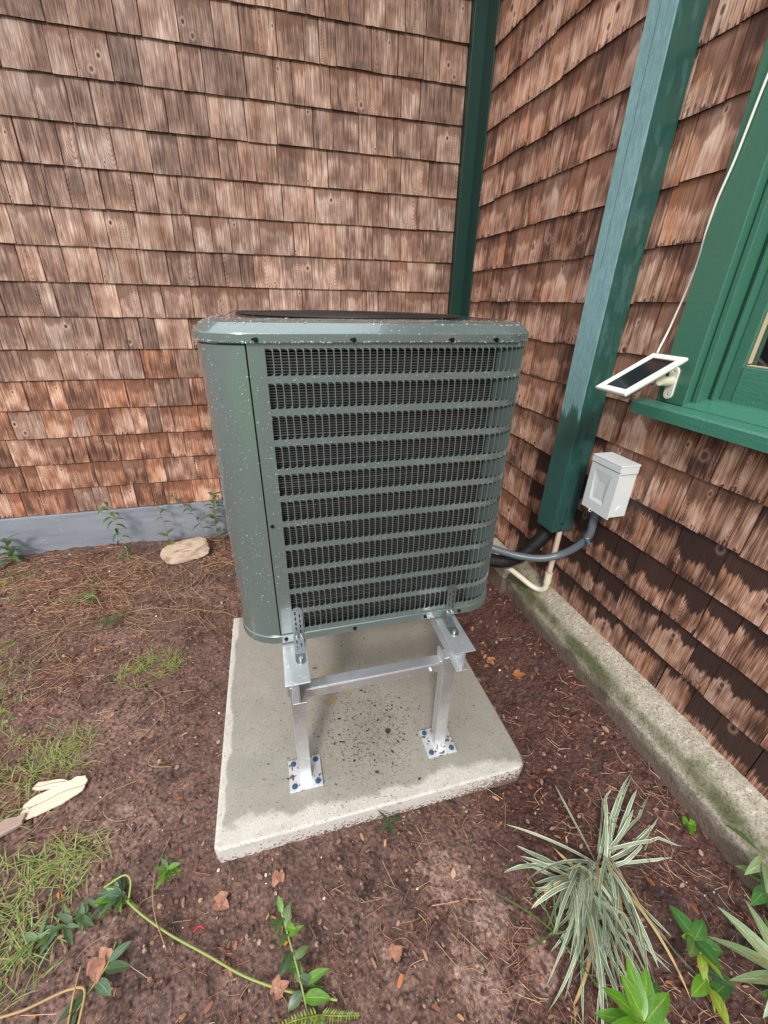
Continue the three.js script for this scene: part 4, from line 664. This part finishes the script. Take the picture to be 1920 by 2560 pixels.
// leafy weeds: a stem with leaves along it
function weed(name, label, { pts, r = 0.0018, leaves, mat, stem = LM.stem, category = 'weed' }) {
  const t = thing(name, label, category, [0, 0, 0]); const c = new THREE.CatmullRomCurve3(pts.map(p => V(...p)), false, 'centripetal');
  mesh('stem', tube(pts, r, 28, 6), stem, t);
  for (const [u, az, el, L, w, pr = lance, droop = 6, m = mat, floor = true] of leaves) mesh('leaf', blade({ p: c.getPoint(u), az, el, L, w, droop, n: 8, prof: pr, fold: 0.22, roll: rr(-0.35, 0.35), floor }), m, t);
  return t;
}
const g0 = (x, z, h = 0) => [x, gs(x, z) + h, z];
const ring = (n, u0, u1, L, w, pr, droop, el, ms) => Array.from({ length: n }, (_, i) => [lerp(u0, u1, n > 1 ? i / (n - 1) : 0), i * 2.4 + rr(-0.4, 0.4), rr(el - 0.25, el + 0.25), L * rr(0.75, 1.2), w * rr(0.8, 1.2), pr, droop * rr(0.7, 1.3), ms ? ms[Math.floor(R() * ms.length)] : undefined]);
weed('tall_weed', 'slender upright weed with drooping narrow leaves before the base board', { pts: [g0(-1.915, 0.2), [-1.92, -0.14, 0.17], [-1.95, -0.02, 0.14], [-1.975, 0.085, 0.12]], mat: LM.bluish, r: 0.0016, leaves: [...ring(8, 0.72, 1, 0.08, 0.017, lance, 20, 0.3, [LM.bluish, LM.mid]), ...ring(10, 0.15, 0.7, 0.075, 0.015, lance, 22, -0.1, [LM.bluish, LM.deep])] });
weed('dry_weed', 'thin brown stalked weed with few leaves beside the pale rock', { pts: [g0(-1.71, 0.13), [-1.715, -0.12, 0.12], [-1.73, 0.0, 0.10], [-1.745, 0.09, 0.09]], mat: LM.mid, stem: LM.stemBrown, r: 0.0013, leaves: [...ring(8, 0.5, 1, 0.05, 0.013, lance, 20, 0.2), ...ring(6, 0.05, 0.3, 0.06, 0.02, broad, 14, 0.3)] });
weed('bushy_weed', 'bushy weed with upright leaves against the base board near the unit', { pts: [g0(-1.45, 0.12), [-1.455, -0.10, 0.10], [-1.45, 0.0, 0.09], [-1.44, 0.07, 0.08]], mat: LM.deep, stem: LM.stemBrown, leaves: [...ring(22, 0.1, 1, 0.085, 0.02, lance, 12, 0.35, [LM.deep, LM.bluish, LM.mid])] });
weed('leaning_weed', 'leaning brown stemmed weed above the pale rock', { pts: [g0(-1.5, 0.14), [-1.54, -0.08, 0.11], [-1.60, 0.02, 0.09], [-1.66, 0.09, 0.08]], mat: LM.bluish, stem: LM.stemBrown, r: 0.0014, leaves: [...ring(14, 0.25, 1, 0.06, 0.015, lance, 14, 0.2, [LM.bluish, LM.deep])] });
weed('edge_weed', 'broad leaved weed at the left picture edge by the base board', { pts: [g0(-2.52, 0.08), [-2.5, -0.16, 0.09], [-2.49, -0.08, 0.10]], mat: LM.mid, leaves: ring(15, 0.1, 1, 0.09, 0.026, broad, 12, 0.5, [LM.mid, LM.deep, LM.bluish]) });
weed('curled_weed', 'small weed with one long arching leaf on the left soil', { pts: [g0(-1.955, 0.55), [-1.98, -0.215, 0.52], [-2.03, -0.23, 0.5], [-2.07, -0.25, 0.5]], mat: LM.mid, leaves: [[0.9, 3.4, 0.1, 0.11, 0.012, lance, 6], ...ring(7, 0.2, 0.9, 0.06, 0.014, lance, 14, 0.2, [LM.mid, LM.pale])] });
weed('star_weed', 'dark green weed with five narrow leaves in a star on the soil', { pts: [g0(-1.86, 0.73), [-1.86, -0.24, 0.725], [-1.86, -0.225, 0.72]], mat: LM.deep, leaves: [[1, 1.9, 0.15, 0.075, 0.014], [1, 0.5, 0.1, 0.085, 0.013], [1, 2.9, 0.2, 0.08, 0.013], [1, 4.0, 0.3, 0.07, 0.014], [1, 5.4, 0.35, 0.08, 0.016], [1, -0.4, 0.5, 0.06, 0.013]] });
weed('pad_weed', 'little four leaved weed at the front edge of the pad', { pts: [g0(-0.865, 1.782), [-0.865, -0.255, 1.787], [-0.864, -0.245, 1.79]], mat: LM.deep, leaves: [[1, 0.1, 0.35, 0.048, 0.013, broad, 12], [1, 2.6, 0.2, 0.042, 0.011, lance, 10], [1, 1.5, 0.1, 0.04, 0.010, lance, 10], [1, 4.0, 0.5, 0.045, 0.009, lance, 8]] });
weed('seedling_weed', 'tiny bright weed between the pad corner and the cut branch', { pts: [g0(-1.452, 1.76), [-1.452, -0.265, 1.752], [-1.45, -0.255, 1.748]], mat: LM.mid, leaves: ring(9, 0.4, 1, 0.034, 0.013, saw, 10, 0.4, [LM.mid, LM.bright]) });
weed('crouching_weed', 'pair of toothed leaves lying at the lower left below the cut branch', { pts: [g0(-1.60, 1.965), g0(-1.575, 1.93, 0.01), g0(-1.55, 1.9, 0.012), g0(-1.545, 1.86, 0.006)], mat: LM.deep, leaves: [[0.1, A(-0.3, 1), 0.1, 0.07, 0.020, saw], [0.6, A(1, 0.2), 0.3, 0.06, 0.024, saw], [0.45, A(1, 0.9), 0.15, 0.05, 0.024, saw, 6, LM.bluish], [0.3, A(-1, 0.7), 0.2, 0.06, 0.022, saw], [0.7, A(0.9, -0.5), 0.3, 0.05, 0.02, saw, 8, LM.bluish]] });
weed('vine_weed', 'bright upright weed with round leaves along its stem at lower centre', { pts: [g0(-1.125, 2.075), [-1.135, -0.25, 2.03], [-1.15, -0.215, 1.98], [-1.163, -0.195, 1.935]], mat: LM.bright, r: 0.002, leaves: [...ring(8, 0.72, 1, 0.036, 0.016, saw, 12, 0.5, [LM.bright, LM.mid]), ...ring(8, 0.1, 0.65, 0.042, 0.022, saw, 14, 0.2, [LM.mid, LM.bright, LM.deep]), [0.25, A(1, -0.1), 0.35, 0.065, 0.02, saw, 8, LM.bright], [0.12, A(1, 0.3), 0.3, 0.06, 0.026, broad, 10, LM.bright]] });
{ // cut branch: long green stalk with a heap of leaves at its upper end
  const pts = [g0(-1.565, 1.765, 0.014), g0(-1.545, 1.782, 0.016), g0(-1.50, 1.822, 0.012), g0(-1.43, 1.875, 0.012), g0(-1.34, 1.935, 0.010), g0(-1.25, 1.995, 0.010), g0(-1.16, 2.04, 0.010), g0(-1.06, 2.078, 0.008)];
  const lv = []; for (let k = 0; k < 46; k++) lv.push([R() * 0.06, A(-1, 0.35) + rr(-2.2, 2.0), rr(-0.05, 0.6), rr(0.02, 0.062), rr(0.008, 0.02), R() < 0.6 ? saw : lance, rr(3, 16), [LM.deep, LM.mid, LM.bluish, LM.bright][Math.floor(R() * 4)]]);
  const t = weed('cut_branch', 'long green stalk with a wilted heap of dark leaves across the lower left', { pts, r: 0.0027, mat: LM.deep, leaves: lv, category: 'branch' });
  const far = new THREE.CatmullRomCurve3([V(...g0(-1.58, 1.775, 0.02)), V(...g0(-1.66, 1.80, 0.014)), V(...g0(-1.74, 1.815, 0.01))]);
  for (let k = 0; k < 34; k++) mesh('leaf', blade({ p: far.getPoint(R()), az: A(-0.6, 0.5) + rr(-2.6, 2.6), el: rr(0, 0.6), L: rr(0.02, 0.055), w: rr(0.007, 0.016), droop: rr(3, 18), n: 7, prof: R() < 0.5 ? saw : lance, roll: rr(-0.4, 0.4) }), [LM.deep, LM.mid, LM.bluish, LM.mid][Math.floor(R() * 4)], t);
  mesh('side_stalk', tube([g0(-1.535, 1.79, 0.014), g0(-1.53, 1.76, 0.05), g0(-1.545, 1.745, 0.052), g0(-1.6, 1.745, 0.02)], 0.0026, 24, 6), LM.stem, t);
}
{ // dry twig lying at the lower left corner
  const t = thing('dry_twig', 'tan forked dry twig lying at the lower left edge', 'twig');
  mesh('twig', tube([g0(-1.8, 1.925, 0.008), g0(-1.7, 1.93, 0.01), g0(-1.62, 1.92, 0.012), g0(-1.585, 1.93, 0.018), g0(-1.58, 1.97, 0.016), g0(-1.585, 2.0, 0.01)], 0.0026, 40, 6), LM.straw, t);
  mesh('twig', tube([g0(-1.61, 1.885, 0.01), g0(-1.605, 1.93, 0.016), g0(-1.6, 2.0, 0.012)], 0.0022, 24, 6), LM.straw, t);
}
{ // yellow stems and fern tip at the bottom edge
  const t = thing('feathery_weed', 'feathery yellow green weed at the bottom edge left of centre', 'weed');
  for (const [a, L] of [[2.5, 0.12], [3.2, 0.1], [0.6, 0.1], [1.6, 0.09]]) { const p = [g0(-1.1, 2.09, 0.008), g0(-1.1 + Math.cos(a) * L * 0.5, 2.09 + Math.sin(a) * L * 0.25, 0.02), g0(-1.1 + Math.cos(a) * L, 2.09 + Math.sin(a) * L * 0.4, 0.01)]; const c = new THREE.CatmullRomCurve3(p.map(q => V(...q))); mesh('stem', tube(p, 0.0013, 14, 5), LM.yellow, t); for (let k = 1; k < 15; k++) for (const sgn of [-1, 1]) mesh('leaf', blade({ p: c.getPoint(k / 15), az: a + sgn * 1.15, el: 0.15, L: 0.016 * (1 - k / 22), w: 0.004, droop: 8, n: 3, prof: lance }), k % 3 ? LM.yellow : LM.mid, t); }
}
{ // wiry crab grass left of the striped clump
  const t = thing('crab_grass', 'wiry splayed crab grass left of the striped clump', 'grass tuft');
  for (const [dx, dz, L] of [[-1, -0.9, 0.17], [-1, 0.1, 0.1], [0.5, -1, 0.1], [0.25, 1, 0.15], [0.9, 0.15, 0.1], [-0.1, -1, 0.13], [0.8, -0.7, 0.12]]) mesh('blade', blade({ p: V(...g0(-0.535, 2.105, 0.004)), az: A(dx, dz), el: 0.45, L, w: 0.0042, droop: 4.5, n: 9, prof: strap }), LM.mid, t);
}
weed('clover_weed', 'tiny bright clover sprouting beside the foundation ledge', { pts: [g0(-0.108, 2.045), g0(-0.105, 2.035, 0.012), g0(-0.104, 2.03, 0.02)], mat: LM.bright, r: 0.001, leaves: [...Array(9)].map((_, i) => [0.3 + 0.7 * (i / 9), i * 2.1, 0.25, 0.018, 0.017, t => Math.pow(Math.sin(Math.PI * Math.pow(clamp(t), 1.5)), 0.6), 6]) });
weed('round_leaf_plant', 'bright green plant with smooth oval leaves beside the striped clump', { category: 'plant', pts: [g0(-0.285, 2.30), [-0.29, -0.22, 2.27], [-0.292, -0.175, 2.235], [-0.292, -0.16, 2.215]], r: 0.002, mat: LM.mid, leaves: [[1, A(-0.2, -1), 0.35, 0.062, 0.034, broad, 8, LM.leafy], [1, A(1, -0.4), 0.25, 0.05, 0.03, broad, 9, LM.leafy], [1, A(0.3, 1), 0.15, 0.055, 0.036, broad, 10, LM.leafy], [1, A(-1, 0.5), 0.3, 0.045, 0.028, broad, 10, LM.mid], [0.85, A(1, 0.5), 0.2, 0.05, 0.03, broad, 8, LM.leafy], [0.7, A(0.4, 1), 0.1, 0.05, 0.016, lance, 16, LM.yellow], [0.7, A(-0.7, 0.9), 0.1, 0.045, 0.02, saw, 14, LM.yellow], [0.5, A(0.9, 0.9), 0.25, 0.06, 0.03, saw, 12, LM.bluish], [0.4, A(-1, 0.2), 0.3, 0.06, 0.03, saw, 10, LM.bright], [0.35, A(0.6, -1), 0.3, 0.06, 0.028, saw, 10, LM.mid], [0.3, A(-0.2, 1), 0.2, 0.055, 0.026, saw, 12, LM.yellow], [0.2, A(1, -0.1), 0.3, 0.06, 0.03, broad, 9, LM.leafy], [0.55, A(0.3, -0.8), 0.5, 0.055, 0.03, broad, 8, LM.leafy], [0.9, A(-0.9, -0.5), 0.5, 0.035, 0.022, broad, 12, LM.bright]] });
weed('long_leaf_plant', 'plant with long pale veined leaves at the lower right corner', { category: 'plant', pts: [g0(-0.15, 2.36), [-0.165, -0.2, 2.34], [-0.18, -0.145, 2.318], [-0.185, -0.125, 2.31]], r: 0.0028, mat: LM.pale, leaves: [[1, A(-1, -0.85), 0.25, 0.135, 0.026, lance, 4, LM.pale], [0.95, A(-0.35, -1), 0.35, 0.13, 0.026, lance, 4, LM.pale], [0.9, A(0.6, -1), 0.35, 0.10, 0.026, lance, 6, LM.mid], [0.8, A(-1, 0.3), 0.0, 0.09, 0.022, lance, 9, LM.pale], [0.7, A(0.9, -0.2), 0.3, 0.1, 0.03, lance, 8, LM.deep], [0.6, A(-0.6, 0.8), 0.1, 0.08, 0.024, lance, 8, LM.deep], [0.85, A(-0.8, -0.2), 0.3, 0.12, 0.024, lance, 6, LM.pale], [0.9, A(0.2, -1), 0.5, 0.12, 0.026, lance, 5, LM.pale], [0.5, A(0.3, -1), 0.3, 0.09, 0.03, broad, 8, LM.leafy], [0.3, A(-0.9, -0.6), 0.3, 0.06, 0.034, broad, 9, LM.mid], [0.2, A(-0.5, -1), 0.3, 0.07, 0.034, broad, 9, LM.leafy], [0.4, A(-1, -0.2), 0.1, 0.05, 0.03, broad, 8, LM.yellow]] });
weed('corner_plant', 'dark pointed leaves reaching in at the right picture edge', { category: 'plant', pts: [g0(-0.085, 2.24), [-0.07, -0.14, 2.2], [-0.06, -0.09, 2.17], [-0.055, -0.07, 2.16]], r: 0.002, mat: LM.mid, leaves: [[1, A(-0.6, -1), 0.4, 0.09, 0.024, lance, 7, LM.mid], [0.9, A(-1, 0.1), 0.2, 0.08, 0.024, lance, 8, LM.pale], [0.8, A(0.5, -1), 0.4, 0.08, 0.024, lance, 7, LM.deep], [0.6, A(-1, 0.6), 0.2, 0.07, 0.022, lance, 8, LM.deep], [0.5, A(-0.7, -0.6), 0.2, 0.06, 0.02, saw, 9, LM.mid], [0.9, A(-0.9, 0.6), 0.3, 0.09, 0.024, lance, 6, LM.pale], [0.4, A(-1, 0.2), 0.2, 0.07, 0.028, broad, 8, LM.leafy], [0.3, A(-0.8, 0.9), 0.2, 0.07, 0.026, broad, 8, LM.leafy]] });
weed('bright_leaf_plant', 'vivid yellow green toothed leaves rising at the bottom edge', { category: 'plant', pts: [g0(-0.50, 2.335), [-0.505, -0.2, 2.315], [-0.51, -0.14, 2.295], [-0.512, -0.12, 2.288]], r: 0.003, mat: LM.bright, leaves: [[1, A(0.25, -1), 0.55, 0.085, 0.032, saw, 5, LM.bright], [1, A(-0.75, -0.75), 0.45, 0.08, 0.03, saw, 6, LM.bright], [0.95, A(-1, -0.1), 0.25, 0.085, 0.026, saw, 6, LM.bright], [0.95, A(1, -0.25), 0.35, 0.075, 0.034, saw, 6, LM.bright], [0.85, A(0.3, 1), 0.2, 0.06, 0.03, saw, 8, LM.yellow], [0.9, A(-0.2, -1), 0.75, 0.075, 0.034, saw, 6, LM.bright], [0.8, A(0.7, -0.8), 0.5, 0.085, 0.036, saw, 6, LM.bright], [0.75, A(-1, -0.5), 0.2, 0.09, 0.03, saw, 6, LM.bright], [0.7, A(-1, 0.4), 0.2, 0.08, 0.03, saw, 8, LM.mid], [0.7, A(1, -0.6), 0.2, 0.09, 0.034, saw, 6, LM.mid], [0.8, A(0.95, 0.5), 0.2, 0.08, 0.03, saw, 8, LM.bright]] });

// rocks, bark, dead leaves
function rock(name, label, cat, [x, z], [sx, sy, sz], turn, mat, seed) {
  const g = new THREE.IcosahedronGeometry(1, 5), p = g.attributes.position; for (let i = 0; i < p.count; i++) { const a = p.getX(i), b = p.getY(i), c = p.getZ(i); const q = Math.max(Math.abs(a), Math.abs(b) * 1.1, Math.abs(c)), k = lerp(1, 1 / q * 0.85, 0.55) * (1 + 0.5 * (fbm(a * 2 + seed, c * 2 + b * 2, 4) - 0.5)) + 0.03 * (fbm(a * 9 + seed, c * 9 + b * 7, 2) - 0.5); p.setXYZ(i, a * k * sx, Math.min(b * k, 0.42 + 0.16 * a + 0.06 * fbm(a * 5, c * 5, 2)) * sy, c * k * sz); }
  g.computeVertexNormals(); g.rotateY(turn); g.translate(x, gs(x, z) + sy * 0.45, z); const m = mesh(name, uvM(toCreasedNormals(g, 0.7), 4), mat); return tag(m, label, cat);
}
const rockMat = std({ map: makeTex(256, 256, (u, v) => { const n = fbm(u * 10, v * 24, 4), s = noise(u * 120, v * 120); let c = mix3([216, 198, 176], [178, 150, 126], n); if (s > 0.86) c = mix3(c, [110, 84, 70], 0.5); return mix3(c, [120, 96, 74], clamp((fbm(u * 5 + 3, v * 5, 3) - 0.55) * 4) * 0.6); }), roughness: 0.9, bumpMap: M.trimPaint.bumpMap, bumpScale: 0.004 });
rock('rock', 'pale tan flat topped rock near the base board behind the unit', 'rock', [-1.62, 0.19], [0.135, 0.06, 0.09], 0.3, rockMat, 3);
const barkMat = std({ map: makeTex(256, 128, (u, v) => { const n = fbm(u * 6, v * 40, 4), l = Math.abs(v - 0.5 - 0.06 * Math.sin(u * 7)) < 0.02; let c = mix3([232, 222, 204], [198, 178, 150], n); return l ? mix3(c, [128, 98, 72], 0.7) : c; }), roughness: 0.9 });
function slab(name, label, pts, h, pos, turn, mat) { const sh = new THREE.Shape(); sh.moveTo(...pts[0]); for (let i = 1; i <= pts.length; i++) { const p = pts[i % pts.length], q = pts[i - 1]; for (let k = 1; k <= 4; k++) sh.lineTo(lerp(q[0], p[0], k / 4) + (k < 4 ? rr(-0.0016, 0.0016) : 0), lerp(q[1], p[1], k / 4) + (k < 4 ? rr(-0.0016, 0.0016) : 0)); } const g = new THREE.ExtrudeGeometry(sh, { depth: h, bevelEnabled: true, bevelSize: 0.0012, bevelThickness: 0.0012, bevelSegments: 1, curveSegments: 30 }).rotateX(-Math.PI / 2), p = g.attributes.position, uv = new Float32Array(p.count * 2); for (let i = 0; i < p.count; i++) { const x = p.getX(i), z = p.getZ(i); p.setY(i, p.getY(i) + 0.006 * (fbm(x * 60 + 9, z * 60, 3) - 0.5) + 0.05 * z * z * 8); uv[2 * i] = x * 7 + 0.5; uv[2 * i + 1] = z * 16 + 0.5; } g.setAttribute('uv', new THREE.BufferAttribute(uv, 2)); g.computeVertexNormals(); g.rotateY(turn); g.rotateX(0.06); g.translate(pos[0], gs(pos[0], pos[1]) + 0.006, pos[1]); return tag(mesh(name, g, mat), label, 'bark piece'); }
slab('bark_piece', 'large cream flake of bark on the grass at the left', [[-0.080, -0.016], [-0.076, 0.012], [-0.05, 0.026], [0.0, 0.030], [0.05, 0.036], [0.074, 0.030], [0.082, 0.010], [0.07, -0.014], [0.02, -0.030], [-0.04, -0.036], [-0.07, -0.032]], 0.004, [-1.815, 1.462], 0.22, barkMat);
slab('bark_piece', 'narrow cream splinter of bark lying behind the large flake', [[-0.048, -0.008], [-0.04, 0.010], [0.03, 0.010], [0.048, 0.002], [0.02, -0.010], [-0.03, -0.012]], 0.006, [-1.842, 1.418], -0.12, barkMat);
slab('bark_piece', 'greyish pink slab of wood at the left picture edge', [[-0.07, -0.016], [-0.06, 0.012], [0.02, 0.02], [0.062, 0.012], [0.055, -0.012], [0.0, -0.02]], 0.008, [-1.93, 1.527], 0.3, std({ map: makeTex(128, 128, (u, v) => mix3([176, 156, 142], [136, 112, 102], fbm(u * 5, v * 40, 4))), roughness: 0.9 }));
function deadLeaf(label, x, z, L, w, az, curl = 1.2, m = LM.dead) { const g = []; for (const [da, k] of [[0.15, 1], [0.95, 0.6], [-0.8, 0.85], [-1.7, 0.4]]) g.push(blade({ p: V(x, gs(x, z) + 0.008, z), az: az + da, el: rr(0.1, 0.35), L: L * k * 0.85, w: w * 0.8 * (0.6 + 0.4 * k), droop: curl * rr(8, 22), n: 6, prof: saw, fold: 0.35, floor: true })); return tag(mesh('dead_leaf', merge(g), m), label, 'leaf'); }
deadLeaf('pinkish tan dead leaf with two lobes left of the pad corner', -1.325, 1.842, 0.042, 0.036, 0.4);
deadLeaf('crumpled pale dead leaf just below the front of the pad', -1.172, 1.822, 0.036, 0.03, 2.0);
deadLeaf('large rosy brown dead leaf below the wilted branch', -1.575, 1.878, 0.06, 0.045, 1.2, 0.5);
deadLeaf('greyish dead leaf on the soil at bottom centre', -0.925, 2.045, 0.034, 0.03, -0.6, 0.8);
deadLeaf('dead leaf at the bottom edge beside the yellow stems', -1.19, 2.035, 0.04, 0.03, -0.4, 0.7);
deadLeaf('orange brown dead leaf on the dark soil by the foundation', -0.25, 1.42, 0.045, 0.035, 0.2, 0.8, std({ color: 0x9a6236, roughness: 0.8, side: THREE.DoubleSide }));
deadLeaf('tan dead leaf lying between pad and foundation', -0.30, 1.30, 0.04, 0.03, 1.2, 0.8, std({ color: 0xa9764e, roughness: 0.8, side: THREE.DoubleSide }));
tag(mesh('red_leaf_scrap', blade({ p: V(-1.123, -0.217, 1.565), az: 0.6, el: 0.15, L: 0.02, w: 0.011, droop: 10, n: 4, prof: saw, floor: false }), std({ color: 0x8e3a24, roughness: 0.6, side: THREE.DoubleSide })), 'small red leaf scrap on the pad beside the left foot', 'leaf');
tag(mesh('red_leaf_scrap', blade({ p: V(-1.02, -0.217, 1.21), az: 0.2, el: 0.15, L: 0.022, w: 0.01, droop: 10, n: 4, prof: lance, floor: false }), std({ color: 0x9c4628, roughness: 0.6, side: THREE.DoubleSide })), 'small red leaf scrap on the pad behind the left beam', 'leaf');
tag(mesh('red_thread', tube([g0(-1.375, 1.885, 0.008), g0(-1.362, 1.878, 0.012), g0(-1.35, 1.886, 0.01)], 0.0018, 12, 6), std({ color: 0xc22a2c, roughness: 0.5 })), 'short red thread lying by the long green stalk', 'thread');
scatter('leaf_litter', blade({ p: V(0, 0, 0), az: 0, el: 0.15, L: 1, w: 0.6, droop: 0.5, n: 4, prof: saw, floor: false }), std({ color: 0xffffff, roughness: 0.8, side: THREE.DoubleSide }), 120, o => { const r = R() < 0.6; const x = r ? rr(-0.42, -0.09) : rr(-2.6, -0.1), z = r ? rr(0.9, 2.0) : rr(0.1, 2.2); if (inPad(x, z, 0.01)) return null; const k = rr(0.010, 0.03); o.position.set(x, gs(x, z) + 0.004, z); o.rotation.set(rr(-0.3, 0.3), R() * 6.3, rr(-0.3, 0.3)); o.scale.setScalar(k); return o; }, () => { const a = R(); return a < 0.5 ? lin(146, 100, 82, rr(0.4, 1.0)) : a < 0.8 ? lin(110, 70, 56, rr(0.5, 1.1)) : lin(176, 140, 112, rr(0.5, 1)); });
renderer.render(scene, camera);
